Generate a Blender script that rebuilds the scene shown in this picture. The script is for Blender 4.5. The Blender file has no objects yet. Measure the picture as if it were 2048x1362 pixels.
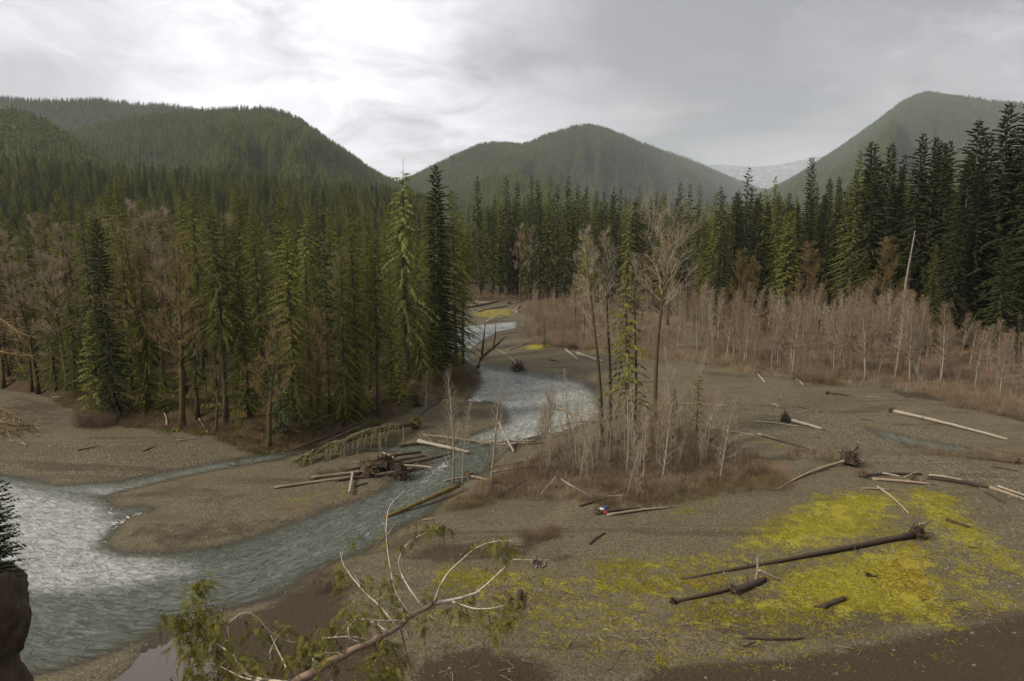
import bpy, math, random
import numpy as np
from mathutils import Vector, Matrix
R_ = math.radians
rng = np.random.default_rng(11)
random.seed(11)
SC = bpy.context.scene
COL = SC.collection

# ---------------------------------------------------------------- camera
FPX, CX, CY, CAMH, PITCH = 1365.0, 1024.0, 681.0, 25.0, R_(8.8)
cam = bpy.data.objects.new('camera', bpy.data.cameras.new('camera'))
COL.objects.link(cam)
cam.location = (0, 0, CAMH)
cam.rotation_euler = (R_(90) - PITCH, 0, 0)
cam.data.sensor_width = 36.0
cam.data.lens = 36.0 * FPX / 2048.0
cam.data.clip_start = 0.1
cam.data.clip_end = 60000
SC.camera = cam

def ray(px, py):
    dx = (px - CX) / FPX; dz = -(py - CY) / FPX
    c, s = math.cos(PITCH), math.sin(PITCH)
    return (dx, c + dz * s, -s + dz * c)

# ---------------------------------------------------------------- world, sun, exposure
def nn(nt, t, **kw):
    n = nt.nodes.new(t)
    for k, v in kw.items(): setattr(n, k, v)
    return n

def mth(nt, op, a, b=None, c=None, clamp=False):
    n = nt.nodes.new('ShaderNodeMath'); n.operation = op; n.use_clamp = clamp
    for i, v in enumerate((a, b, c)):
        if v is None: continue
        if isinstance(v, (int, float)): n.inputs[i].default_value = v
        else: nt.links.new(v, n.inputs[i])
    return n.outputs[0]

def vmth(nt, op, a, b=None):
    n = nt.nodes.new('ShaderNodeVectorMath'); n.operation = op
    for i, v in enumerate((a, b)):
        if v is None: continue
        if isinstance(v, (tuple, list)): n.inputs[i].default_value = v
        else: nt.links.new(v, n.inputs[i])
    return n.outputs['Value'] if op in ('DOT_PRODUCT', 'LENGTH') else n.outputs[0]

def mixc(nt, f, a, b, mode='MIX'):
    n = nt.nodes.new('ShaderNodeMix'); n.data_type = 'RGBA'; n.blend_type = mode; n.clamp_factor = True
    for i, v in ((0, f), (6, a), (7, b)):
        if isinstance(v, (int, float)): n.inputs[i].default_value = v
        elif isinstance(v, (tuple, list)): n.inputs[i].default_value = (*v[:3], 1)
        else: nt.links.new(v, n.inputs[i])
    return n.outputs[2]

def noise(nt, vec, scale, detail=4, rough=.55, dist=0.0):
    n = nt.nodes.new('ShaderNodeTexNoise')
    n.inputs['Scale'].default_value = scale; n.inputs['Detail'].default_value = detail
    n.inputs['Roughness'].default_value = rough; n.inputs['Distortion'].default_value = dist
    if vec is not None: nt.links.new(vec, n.inputs['Vector'])
    return n.outputs['Fac']

SUN_EL, SUN_AZ = R_(38), R_(-112)          # azimuth from +Y towards +X
world = bpy.data.worlds.new('World'); SC.world = world; world.use_nodes = True
nt = world.node_tree; nt.nodes.clear()
wo = nn(nt, 'ShaderNodeOutputWorld'); bg = nn(nt, 'ShaderNodeBackground')
nt.links.new(bg.outputs[0], wo.inputs[0])
sky = nn(nt, 'ShaderNodeTexSky', sky_type='NISHITA', sun_disc=False)
sky.sun_elevation = SUN_EL; sky.sun_rotation = SUN_AZ
gen = nn(nt, 'ShaderNodeTexCoord').outputs['Generated']
sx = nn(nt, 'ShaderNodeSeparateXYZ'); nt.links.new(gen, sx.inputs[0])
zc = mth(nt, 'MAXIMUM', sx.outputs[2], 0.0)
den = mth(nt, 'ADD', zc, 0.22)
cx_ = nn(nt, 'ShaderNodeCombineXYZ')
nt.links.new(mth(nt, 'DIVIDE', sx.outputs[0], den), cx_.inputs[0])
nt.links.new(mth(nt, 'DIVIDE', sx.outputs[1], den), cx_.inputs[1])
pl = cx_.outputs[0]
n1 = noise(nt, pl, 1.1, 4, .5, .5); n2 = noise(nt, pl, 2.6, 7, .58, .7)
br = mth(nt, 'ADD', mth(nt, 'MULTIPLY', mth(nt, 'SUBTRACT', n1, .5), .85), mth(nt, 'MULTIPLY', mth(nt, 'SUBTRACT', n2, .5), 1.25))
br = mth(nt, 'ADD', br, .69)
def cloud_bank(px, py, amp, rad_px):      # one bank of thicker or thinner cloud, fixed in the sky
    global br
    d = Vector(ray(px, py)).normalized()
    k = 2.0 / (rad_px / FPX) ** 2 / 2
    dp = vmth(nt, 'DOT_PRODUCT', gen, tuple(d))
    e = mth(nt, 'EXPONENT', mth(nt, 'ADD', mth(nt, 'MULTIPLY', mth(nt, 'SUBTRACT', dp, 1.0), k), mth(nt, 'MULTIPLY', mth(nt, 'SUBTRACT', n2, .5), 3.5)))
    br = mth(nt, 'ADD', br, mth(nt, 'MULTIPLY', mth(nt, 'MINIMUM', e, 1.15), amp))
cloud_bank(480, 90, .16, 380)
cloud_bank(720, 270, .16, 280)
cloud_bank(930, 280, .05, 200)
cloud_bank(90, 150, -.30, 120)
cloud_bank(590, 178, -.16, 60)
cloud_bank(320, 215, -.10, 120)
cloud_bank(820, 150, -.10, 110)
cloud_bank(1160, 60, -.26, 170)
cloud_bank(1850, 40, -.30, 430)
cloud_bank(1500, 220, -.07, 200)
bk = Vector((math.sin(R_(-32)) * math.cos(R_(33)), math.cos(R_(-32)) * math.cos(R_(33)), math.sin(R_(33))))
kd = vmth(nt, 'DOT_PRODUCT', gen, tuple(bk))
br = mth(nt, 'MINIMUM', mth(nt, 'MAXIMUM', br, .30), 1.05)
br = mth(nt, 'ADD', br, mth(nt, 'MULTIPLY', mth(nt, 'EXPONENT', mth(nt, 'MULTIPLY', mth(nt, 'SUBTRACT', kd, 1.0), 9.0)), .42))   # bright cloud added above the frame, upper left, for sparkle on the water
tint = mixc(nt, mth(nt, 'MULTIPLY', mth(nt, 'SUBTRACT', br, .4), 2.2, clamp=True), (.985, .975, 1.0), (1.0, 1.0, 1.03))
cloud = mixc(nt, 1.0, tint, br, 'MULTIPLY')
skyl = mixc(nt, 1.0, sky.outputs[0], (.10, .10, .10), 'MULTIPLY')   # the blue behind, strength 0.1
cover = mth(nt, 'ADD', mth(nt, 'MULTIPLY', n1, .25), .82, clamp=True)
nt.links.new(mixc(nt, cover, skyl, cloud), bg.inputs[0])
bg.inputs[1].default_value = 1.0

sd = bpy.data.lights.new('sun', 'SUN'); sd.energy = 4.2; sd.angle = R_(7); sd.color = (1, .90, .74)
sun = bpy.data.objects.new('sun', sd); COL.objects.link(sun)
sv = Vector((math.sin(SUN_AZ) * math.cos(SUN_EL), math.cos(SUN_AZ) * math.cos(SUN_EL), math.sin(SUN_EL)))
sun.rotation_euler = sv.to_track_quat('Z', 'Y').to_euler()
sun.location = (-60, 20, 120)
SC.view_settings.view_transform = 'Standard'; SC.view_settings.look = 'None'
SC.view_settings.gamma = 1.0; SC.view_settings.exposure = 0.12
SC.view_settings.use_curve_mapping = False
SC.render.engine = 'CYCLES'
cy = SC.cycles
cy.max_bounces = 5; cy.diffuse_bounces = 3; cy.glossy_bounces = 2; cy.transmission_bounces = 2
cy.volume_bounces = 1; cy.transparent_max_bounces = 4
cy.use_denoising = True
cy.use_adaptive_sampling = True; cy.adaptive_threshold = 0.01

# ---------------------------------------------------------------- helpers
def _h(ix, iy, seed):
    n = (ix.astype(np.int64) * 374761393 + iy.astype(np.int64) * 668265263 + seed * 974711) & 0x7fffffff
    n = ((n ^ (n >> 13)) * 1274126177) & 0x7fffffff
    return ((n ^ (n >> 16)) & 0xffff) / 65535.0
def vnoise(x, y, seed=0):
    x = np.asarray(x, float); y = np.asarray(y, float)
    ix = np.floor(x); iy = np.floor(y); fx = x - ix; fy = y - iy
    fx = fx * fx * (3 - 2 * fx); fy = fy * fy * (3 - 2 * fy)
    a = _h(ix, iy, seed); b = _h(ix + 1, iy, seed); c = _h(ix, iy + 1, seed); d = _h(ix + 1, iy + 1, seed)
    return (a + (b - a) * fx) * (1 - fy) + (c + (d - c) * fx) * fy
def fbm(x, y, seed=0, o=4):
    s = 0; a = .5; t = 0
    for i in range(o):
        s = s + a * vnoise(np.asarray(x) * 2 ** i + 17.3 * i, np.asarray(y) * 2 ** i - 9.1 * i, seed + i); t += a; a *= .5
    return s / t - .5
def sstep(e0, e1, x):
    t = np.clip((np.asarray(x, float) - e0) / (e1 - e0), 0, 1); return t * t * (3 - 2 * t)

def at(px, py, z=0.3):
    d = ray(px, py); t = (z - CAMH) / d[2]
    return (d[0] * t, d[1] * t)
def at_range(px, py, D):                   # point on a sight line at horizontal range D (along +Y)
    d = ray(px, py); t = D / d[1]
    return (d[0] * t, D, CAMH + d[2] * t)
def poly(pts, z=0.0): return np.array([at(x, y, z) for x, y in pts])
def sdf(P, pg, far=14.0):
    lo = pg.min(0) - far; hi = pg.max(0) + far
    out = np.full(len(P), far)
    m = (P[:, 0] > lo[0]) & (P[:, 0] < hi[0]) & (P[:, 1] > lo[1]) & (P[:, 1] < hi[1])
    Q = P[m]
    if len(Q) == 0: return out
    d = np.full(len(Q), 1e18); ins = np.zeros(len(Q), bool)
    for a, b in zip(pg, np.roll(pg, -1, 0)):
        e = b - a; w = Q - a
        t = np.clip((w @ e) / max(e @ e, 1e-12), 0, 1)
        r = w - t[:, None] * e
        d = np.minimum(d, (r * r).sum(1))
        c = (a[1] <= Q[:, 1]) != (b[1] <= Q[:, 1])
        xi = a[0] + (Q[:, 1] - a[1]) * (e[0] / (e[1] if abs(e[1]) > 1e-12 else 1e-12))
        ins ^= c & (Q[:, 0] < xi)
    out[m] = np.minimum(np.where(ins, -np.sqrt(d), np.sqrt(d)), far)
    return out

def mesh_np(name, v, f):
    v = np.asarray(v, np.float32).reshape(-1, 3)
    me = bpy.data.meshes.new(name)
    if isinstance(f, np.ndarray):
        n, k = f.shape
        me.vertices.add(len(v)); me.vertices.foreach_set('co', v.ravel())
        me.loops.add(n * k); me.loops.foreach_set('vertex_index', f.ravel().astype(np.int32))
        me.polygons.add(n); me.polygons.foreach_set('loop_start', (np.arange(n) * k).astype(np.int32))
        me.update(calc_edges=True)
    else:
        me.from_pydata(v.tolist(), [], f); me.update()
    return me
def fattr(me, name, val):
    a = me.attributes.new(name, 'FLOAT', 'POINT'); a.data.foreach_set('value', np.asarray(val, np.float32))
def vattr(me, name, val):
    a = me.attributes.new(name, 'FLOAT_VECTOR', 'POINT'); a.data.foreach_set('vector', np.asarray(val, np.float32).ravel())

def link(name, me, mat=None, parent=None, smooth=False):
    o = bpy.data.objects.new(name, me); COL.objects.link(o)
    if mat and me and not me.materials: me.materials.append(mat)
    if parent: o.parent = parent
    if smooth and me: me.polygons.foreach_set('use_smooth', np.ones(len(me.polygons), bool))
    return o
def tag(o, label=None, cat=None, group=None, kind=None):
    if label: o['label'] = label
    if cat: o['category'] = cat
    if group: o['group'] = group
    if kind: o['kind'] = kind
    return o
def empty(name, loc, rz=0, sc=(1, 1, 1)):
    o = bpy.data.objects.new(name, None); COL.objects.link(o)
    o.location = loc; o.rotation_euler = (0, 0, rz); o.scale = sc; o.empty_display_size = .3
    return o

class MB:
    def __init__(s): s.v = []; s.f = []
    def tube(s, pts, rad, n=6, cap=True, jit=0.0):
        pts = [Vector(p) for p in pts]; k0 = len(s.v); m = len(pts)
        for i, p in enumerate(pts):
            t = (pts[min(i + 1, m - 1)] - pts[max(i - 1, 0)])
            if t.length < 1e-9: t = Vector((0, 0, 1))
            t.normalize()
            a = t.cross(Vector((0, 0, 1)) if abs(t.z) < .9 else Vector((1, 0, 0))).normalized(); b = t.cross(a)
            r = rad[i] if hasattr(rad, '__len__') else rad
            for k in range(n):
                an = 2 * math.pi * k / n; q = r * (1 + (random.uniform(-jit, jit) if jit else 0))
                s.v.append(tuple(p + a * (math.cos(an) * q) + b * (math.sin(an) * q)))
        for i in range(m - 1):
            for k in range(n):
                a0 = k0 + i * n + k; a1 = k0 + i * n + (k + 1) % n
                s.f.append((a0, a1, a1 + n, a0 + n))
        if cap:
            s.f.append(tuple(k0 + k for k in range(n))[::-1]); s.f.append(tuple(k0 + (m - 1) * n + k for k in range(n)))
    def spike(s, p, q, r, n=3):
        p = Vector(p); q = Vector(q); t = (q - p)
        if t.length < 1e-9: return
        t.normalize(); a = t.cross(Vector((0, 0, 1)) if abs(t.z) < .9 else Vector((1, 0, 0))).normalized(); b = t.cross(a)
        k0 = len(s.v)
        for k in range(n):
            an = 2 * math.pi * k / n; s.v.append(tuple(p + a * (math.cos(an) * r) + b * (math.sin(an) * r)))
        s.v.append(tuple(q))
        for k in range(n): s.f.append((k0 + k, k0 + (k + 1) % n, k0 + n))
    def leaf(s, p, d, w):                      # diamond, p start, d vector, w half width vector
        k0 = len(s.v); m = p + d * .45
        s.v += [tuple(p), tuple(m + w), tuple(p + d), tuple(m - w)]; s.f.append((k0, k0 + 1, k0 + 2, k0 + 3))
    def lump(s, c, r, seed=0, nu=10, nv=6, amp=.3):
        k0 = len(s.v); rr = random.Random(seed)
        for j in range(nv + 1):
            th = math.pi * j / nv
            for i in range(nu):
                ph = 2 * math.pi * i / nu; q = 1 + rr.uniform(-amp, amp)
                s.v.append((c[0] + r[0] * q * math.sin(th) * math.cos(ph), c[1] + r[1] * q * math.sin(th) * math.sin(ph), c[2] + r[2] * q * math.cos(th)))
        for j in range(nv):
            for i in range(nu):
                a = k0 + j * nu + i; b = k0 + j * nu + (i + 1) % nu
                s.f.append((a, a + nu, b + nu, b))
    def mesh(s, name, mat=None, smooth=False):
        me = bpy.data.meshes.new(name); me.from_pydata(s.v, [], s.f); me.update()
        if mat: me.materials.append(mat)
        if smooth: me.polygons.foreach_set('use_smooth', np.ones(len(me.polygons), bool))
        return me

def scatter(name, P, S, Z, idx, protos, kind='stuff', tilt=None):
    """one object; geometry nodes set a copy of one of the proto meshes on each of its points"""
    col = bpy.data.collections.new(name + '_set')
    for i, me in enumerate(protos): col.objects.link(bpy.data.objects.new('%s_%02d' % (name, i), me))
    P = np.asarray(P, np.float32).reshape(-1, 3); n = len(P)
    me = bpy.data.meshes.new(name); me.vertices.add(n); me.vertices.foreach_set('co', P.ravel())
    ia = me.attributes.new('idx', 'INT', 'POINT'); ia.data.foreach_set('value', np.asarray(idx, np.int32))
    vattr(me, 'scl', S)
    rot = np.zeros((n, 3), np.float32); rot[:, 2] = Z
    if tilt is not None: rot[:, :2] = tilt
    vattr(me, 'rot', rot); me.update()
    o = link(name, me); o['kind'] = kind
    g = bpy.data.node_groups.new(name, 'GeometryNodeTree')
    g.interface.new_socket('Geometry', in_out='INPUT', socket_type='NodeSocketGeometry')
    g.interface.new_socket('Geometry', in_out='OUTPUT', socket_type='NodeSocketGeometry')
    N = g.nodes; L = g.links.new
    gi = N.new('NodeGroupInput'); go = N.new('NodeGroupOutput'); ip = N.new('GeometryNodeInstanceOnPoints')
    ci = N.new('GeometryNodeCollectionInfo'); ci.inputs['Collection'].default_value = col
    ci.inputs['Separate Children'].default_value = True; ci.inputs['Reset Children'].default_value = True
    ip.inputs['Pick Instance'].default_value = True
    def na(t, nm):
        a = N.new('GeometryNodeInputNamedAttribute'); a.data_type = t; a.inputs['Name'].default_value = nm; return a.outputs['Attribute']
    L(gi.outputs[0], ip.inputs['Points']); L(ci.outputs[0], ip.inputs['Instance']); L(na('INT', 'idx'), ip.inputs['Instance Index'])
    L(na('FLOAT_VECTOR', 'scl'), ip.inputs['Scale'])
    e2r = N.new('FunctionNodeEulerToRotation'); L(na('FLOAT_VECTOR', 'rot'), e2r.inputs[0]); L(e2r.outputs[0], ip.inputs['Rotation'])
    L(ip.outputs[0], go.inputs[0])
    m = o.modifiers.new('scatter', 'NODES'); m.node_group = g
    return o

# ---------------------------------------------------------------- materials
def mat_new(name):
    m = bpy.data.materials.new(name); m.use_nodes = True; t = m.node_tree
    return m, t, t.nodes['Principled BSDF']
def mat_leaf(name, dark, light, trans=.25, rough=.75, nscale=.5, rnd=.45):
    m, t, b = mat_new(name)
    oi = nn(t, 'ShaderNodeObjectInfo'); pos = nn(t, 'ShaderNodeNewGeometry')
    n = noise(t, pos.outputs['Position'], nscale, 3, .6)
    isl = pos.outputs['Random Per Island']
    f = mth(t, 'ADD', mth(t, 'MULTIPLY', oi.outputs['Random'], rnd), mth(t, 'MULTIPLY', mth(t, 'SUBTRACT', n, .3), .8))
    f = mth(t, 'ADD', f, mth(t, 'MULTIPLY', mth(t, 'SUBTRACT', isl, .5), .5), clamp=True)
    c = mixc(t, f, dark, light)
    t.links.new(c, b.inputs['Base Color']); b.inputs['Roughness'].default_value = rough
    b.inputs['Specular IOR Level'].default_value = .25
    if trans:
        tr = nn(t, 'ShaderNodeBsdfTranslucent'); mx = nn(t, 'ShaderNodeMixShader'); mx.inputs[0].default_value = trans
        t.links.new(c, tr.inputs[0]); t.links.new(b.outputs[0], mx.inputs[1]); t.links.new(tr.outputs[0], mx.inputs[2])
        t.links.new(mx.outputs[0], t.nodes['Material Output'].inputs[0])
    return m
def mat_bark(name, a, b_, scale=6.0, rough=.9, moss=None, bump=.4, stretch=(1, 1, .25)):
    m, t, b = mat_new(name)
    tc = nn(t, 'ShaderNodeTexCoord'); mp = nn(t, 'ShaderNodeMapping'); mp.inputs['Scale'].default_value = stretch
    t.links.new(tc.outputs['Object'], mp.inputs[0]); oi = nn(t, 'ShaderNodeObjectInfo')
    n = noise(t, mp.outputs[0], scale, 6, .65)
    f = mth(t, 'MULTIPLY', mth(t, 'SUBTRACT', n, .3), 2.4, clamp=True)
    f = mth(t, 'ADD', mth(t, 'MULTIPLY', f, .8), mth(t, 'MULTIPLY', oi.outputs['Random'], .2))
    c = mixc(t, f, a, b_)
    if moss:
        g = nn(t, 'ShaderNodeNewGeometry'); n2 = noise(t, tc.outputs['Object'], 1.3, 4, .6)
        c = mixc(t, mth(t, 'MULTIPLY', mth(t, 'SUBTRACT', n2, .42), 6, clamp=True), c, moss)
    t.links.new(c, b.inputs['Base Color']); b.inputs['Roughness'].default_value = rough
    b.inputs['Specular IOR Level'].default_value = .2
    bp = nn(t, 'ShaderNodeBump'); bp.inputs['Strength'].default_value = bump; bp.inputs['Distance'].default_value = .04
    t.links.new(n, bp.inputs['Height']); t.links.new(bp.outputs[0], b.inputs['Normal'])
    return m
M = {}
M['dark_needles'] = mat_leaf('dark_needles', (.017, .024, .009), (.060, .068, .018))  # dark spruce, deepened further to stand for cloud shade
M['green_needles'] = mat_leaf('green_needles', (.056, .070, .014), (.245, .240, .044), .32)
M['lit_needles'] = mat_leaf('lit_needles', (.12, .14, .038), (.38, .38, .115), .35)  # pale mossy needles, sunlight painted into the colour
M['yellow_needles'] = mat_leaf('yellow_needles', (.095, .110, .022), (.26, .25, .050), .35)
M['blue_needles'] = mat_leaf('blue_needles', (.030, .056, .030), (.080, .125, .060))
M['hill_needles'] = mat_leaf('hill_needles', (.022, .042, .011), (.128, .158, .028), .2, nscale=.006, rnd=.8)
M['cedar_leaves'] = mat_leaf('cedar_leaves', (.045, .052, .010), (.26, .225, .036), .35, nscale=4)
M['conifer_bark'] = mat_bark('conifer_bark', (.035, .027, .020), (.11, .088, .066), 5)
M['moss_bark'] = mat_bark('moss_bark', (.034, .026, .018), (.085, .068, .046), 5, moss=(.085, .064, .015))
M['snag_bark'] = mat_bark('snag_bark', (.10, .088, .072), (.25, .222, .185), 4)
M['grey_bark'] = mat_bark('grey_bark', (.12, .10, .075), (.32, .285, .23), 4)
M['pale_twig'] = mat_bark('pale_twig', (.18, .145, .098), (.39, .33, .24), 2, bump=0)
M['red_twig'] = mat_bark('red_twig', (.130, .093, .060), (.255, .188, .124), 2, bump=0)
M['brown_twig'] = mat_bark('brown_twig', (.070, .049, .030), (.160, .115, .072), 2, bump=0)
M['orange_twig'] = mat_bark('orange_twig', (.12, .080, .030), (.25, .175, .085), 2, bump=0)
M['pink_twig'] = mat_bark('pink_twig', (.19, .14, .095), (.36, .285, .205), 2, bump=0)
M['rust_twig'] = mat_bark('rust_twig', (.10, .068, .026), (.20, .145, .062), 2, bump=0)
M['drift_pale'] = mat_bark('drift_pale', (.15, .12, .088), (.41, .36, .29), 3, stretch=(3, .5, 3))
M['drift_tan'] = mat_bark('drift_tan', (.125, .095, .064), (.34, .27, .185), 3, stretch=(3, .5, 3))
M['drift_dark'] = mat_bark('drift_dark', (.028, .020, .014), (.085, .062, .045), 4, stretch=(3, .5, 3))
M['drift_moss'] = mat_bark('drift_moss', (.06, .04, .018), (.16, .11, .04), 4, moss=(.12, .092, .018))
M['root_dark'] = mat_bark('root_dark', (.018, .013, .009), (.065, .047, .033), 5)
M['root_brown'] = mat_bark('root_brown', (.04, .027, .017), (.13, .09, .058), 5)
M['cedar_bark'] = mat_bark('cedar_bark', (.12, .08, .055), (.30, .22, .165), 16, stretch=(1, 1, 1))
M['white_branch'] = mat_bark('white_branch', (.30, .25, .19), (.62, .56, .47), 14, stretch=(1, 1, 1), bump=.2)
M['stone'] = mat_bark('stone', (.075, .065, .047), (.215, .19, .145), 3, stretch=(1, 1, 1), bump=.2)
M['earth'] = mat_bark('earth', (.014, .010, .006), (.085, .058, .034), 1.6, stretch=(.6, .6, 4), bump=.8)
# ================================================================ SETTING
RIVER = poly([(905,655),(978,648),(1036,641),(1036,656),(998,664),(962,684),(944,698),(937,714),(957,727),(1026,738),(1081,745),
 (1133,753),(1171,767),(1198,793),(1206,825),(1185,848),(1129,862),(1060,882),(1005,905),(985,925),(975,942),(940,955),(916,968),(880,1003),
 (860,1029),(808,1049),(777,1070),(721,1108),(676,1120),(614,1151),(566,1185),(500,1209),(414,1227),(362,1240),(303,1271),(252,1292),
 (172,1323),(117,1340),(50,1352),(-60,1330),(-500,1270),(-1100,1150),(-1300,1000),(-1000,935),(-300,935),(0,949),(50,956),(114,971),(180,985),(200,995),(238,1018),
 (285,1012),(306,1017),(306,1023),(262,1031),(241,1044),(224,1068),(207,1088),(222,1098),(248,1107),(345,1107),(448,1092),(517,1071),(621,1032),(654,1018),
 (718,1000),(770,977),(788,957),(818,949),(844,923),(880,905),(900,893),(940,871),(1012,845),(1009,831),(998,810),(967,803),(936,803),
 (936,793),(962,765),(950,740),(935,728),(920,712),(903,705),(893,690),(893,660)])
SIDE = poly([(60,960),(114,971),(241,963),(328,944),(431,926),(500,913),(583,900),(690,888),(783,893),(880,890),(900,900),(850,912),(780,904),(700,901),
 (583,911),(569,917),(448,937),(365,954),(293,971),(200,995),(100,990)])
PUDDLE = poly([(1735,857),(1790,867),(1850,882),(1935,895),(1965,905),(1900,904),(1830,894),(1770,876)])
POOL = poly([(303,1278),(330,1263),(360,1255),(400,1262),(420,1300),(430,1345),(420,1430),(180,1430),(228,1364),(268,1335)])
WATERS = [RIVER, SIDE, PUDDLE, POOL]
BENCH = poly([(-900,745),(0,775),(100,790),(200,835),(340,852),(430,858),(480,878),(560,884),(640,868),(700,846),(790,822),(850,788),(925,768),(955,752),
 (948,732),(928,718),(896,704),(886,668),(880,645),(880,600),(-2600,600)], 0.8)
FARBANK = poly([(860,597),(1130,592),(1180,615),(1330,640),(1400,660),(1700,690),(2000,720),(2400,740),(4000,720),(3000,560),(860,560)], .8)
STEP = poly([(1410,905),(1440,880),(1500,865),(1620,905),(1690,945),(1600,960),(1500,985),(1250,1030),(1120,1050),(1150,1005),(1080,990),(1000,995),(930,1000),(915,985),(960,955),(1100,890),(1250,860),(1400,880)], .5)
def slope(y):                                # the wooded bluff that the camera stands on
    return 24.0 - 1.06 * (y + 0.5)
def ground_h(x, y, detail=True):
    x = np.asarray(x, float).ravel(); y = np.asarray(y, float).ravel(); P = np.stack([x, y], 1)
    sd = np.full(len(P), 14.0)
    for w in WATERS: sd = np.minimum(sd, sdf(P, w))
    wob = fbm(x * .35, y * .35, 3, 3) * .35
    sdw = sd + wob * sstep(-2, 3, sd)
    h = np.where(sdw > 0, np.minimum(.10 * sdw, .16 + .04 * sdw), np.maximum(.22 * sdw, -.7))
    land = sstep(0, 9, sd)
    h = h + land * (fbm(x * .045, y * .045, 5, 4) * .9 + .12) + sstep(.5, 4, sd) * fbm(x * .7, y * .7, 9, 3) * .10
    b = sdf(P, BENCH); wb = fbm(x * .22, y * .22, 21, 4) * 3.0
    h = h + 1.5 * sstep(1.2, -1.6, b + wob + wb) + sstep(0, -10, b) * fbm(x * .12, y * .12, 8, 3) * 1.2
    f = sdf(P, FARBANK); h = h + 1.3 * sstep(1.0, -4.0, f + wb * .6)
    s = sdf(P, STEP); h = h + .35 * sstep(1.5, -1.5, s + wb * .5) * sstep(0, 3, sd)
    far = sstep(330, 700, y); h = h * (1 - far) + 1.6 * far
    bl = slope(y) + fbm(x * .12, y * .12, 31, 4) * 1.6 + (-sstep(2, 30, np.abs(x)) * 1.0) + sstep(-13, -26, x) * 5.5 * sstep(30, 12, y)
    bl = np.minimum(bl, 23.3)
    h = np.maximum(h, bl)
    return h
def H1(x, y): return float(ground_h([x], [y])[0])

def axis(parts):
    out = []
    for a, b, s in parts: out.append(np.arange(a, b, s))
    return np.concatenate(out + [np.array([parts[-1][1]])])
gx = axis([(-19000, -2000, 4250), (-2000, -600, 350), (-600, -220, 40), (-220, -112, 3), (-112, 112, .45), (112, 220, 3), (220, 600, 40), (600, 2000, 350), (2000, 19000, 4250)])
gy = axis([(-380, -20, 40), (-20, 24, 1.0), (24, 120, .42), (120, 170, .9), (170, 300, 2.2), (300, 500, 12), (500, 2000, 250), (2000, 24800, 5700)])
GX, GY = np.meshgrid(gx, gy); gxf = GX.ravel(); gyf = GY.ravel()
GZ = ground_h(gxf, gyf)
nx_, ny_ = len(gx), len(gy)
I = np.arange(nx_ * ny_).reshape(ny_, nx_)
gf = np.stack([I[:-1, :-1].ravel(), I[:-1, 1:].ravel(), I[1:, 1:].ravel(), I[1:, :-1].ravel()], 1)
gme = mesh_np('gravel_bar', np.stack([gxf, gyf, GZ], 1), gf)
GP = np.stack([gxf, gyf], 1)
SDW = np.full(len(GP), 14.0)
for w in WATERS: SDW = np.minimum(SDW, sdf(GP, w))

def area_mask(polys, soft, P=None):
    P = GP if P is None else P
    out = np.zeros(len(P))
    for pts, amt in polys:
        out = np.maximum(out, amt * sstep(soft, -soft, sdf(P, poly(pts, .4))))
    return out
MOSS = [([(1460,1100),(1530,1060),(1600,1018),(1665,990),(1750,983),(1795,1000),(1790,1040),(1740,1085),(1600,1112),(1480,1116)], .95),
 ([(1600,1145),(1780,1100),(1840,1098),(1870,1150),(1905,1235),(1912,1258),(1700,1250),(1560,1225),(1540,1190),(1560,1160)], 1.0),
 ([(1390,1225),(1480,1200),(1560,1185),(1700,1215),(1700,1262),(1600,1275),(1500,1255),(1400,1245)], .72),
 ([(1800,978),(1900,990),(1960,1062),(2048,1140),(2120,1200),(1990,1150),(1880,1085),(1820,1020)], .9),
 ([(1180,1140),(1360,1126),(1460,1112),(1440,1140),(1340,1155),(1190,1160)], .8),
 ([(855,1145),(960,1150),(1060,1165),(1160,1178),(1150,1200),(1040,1195),(900,1185)], .80),
 ([(1160,1178),(1340,1166),(1420,1178),(1400,1198),(1300,1212),(1190,1205)], .85),
 ([(1080,1300),(1200,1285),(1350,1300),(1500,1290),(1700,1275),(1760,1290),(1600,1330),(1400,1345),(1150,1335)], .55),
 ([(740,1215),(1000,1240),(1250,1270),(1200,1300),(950,1290),(760,1260)], .48),
 ([(1860,1120),(2000,1160),(2060,1230),(1990,1250),(1900,1200)], .65),
 ([(1045,703),(1060,692),(1090,690),(1105,698),(1080,704)], 1.0), ([(1250,716),(1290,712),(1310,722),(1270,730)], .8),
 ([(940,634),(960,622),(1030,620),(1025,632),(985,638)], .7), ([(1430,735),(1470,733),(1500,742),(1450,744)], .7),
 ([(1600,756),(1690,764),(1680,772),(1610,766)], .75), ([(1545,896),(1575,893),(1580,902),(1555,906)], .8),
 ([(1160,700),(1230,704),(1210,712),(1165,708)], .6), ([(1370,1005),(1410,1002),(1415,1010),(1375,1012)], .6),
 ([(1330,1026),(1390,1022),(1385,1034),(1340,1036)], .6),([(880,1000),(915,990),(935,1003),(900,1018)], .55), ([(545,1000),(700,960),(720,975),(600,1015)], .42)]
MOSSW = [([(1180,1150),(1460,1090),(1600,1005),(1760,972),(1930,985),(2070,1130),(2100,1240),(1800,1295),(1560,1345),(1100,1340),(900,1250),(850,1148)], .43)]
ORANGE = [([(1740,1120),(1840,1100),(1880,1170),(1890,1235),(1800,1215)], .65), ([(1380,1172),(1440,1168),(1455,1180),(1390,1186)], 1.0), ([(1280,1180),(1380,1175),(1380,1195),(1290,1205)], .6),
 ([(430,855),(560,880),(600,870),(520,845)], .9), ([(560,1010),(640,1000),(640,1015),(580,1020)], .7)]
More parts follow.
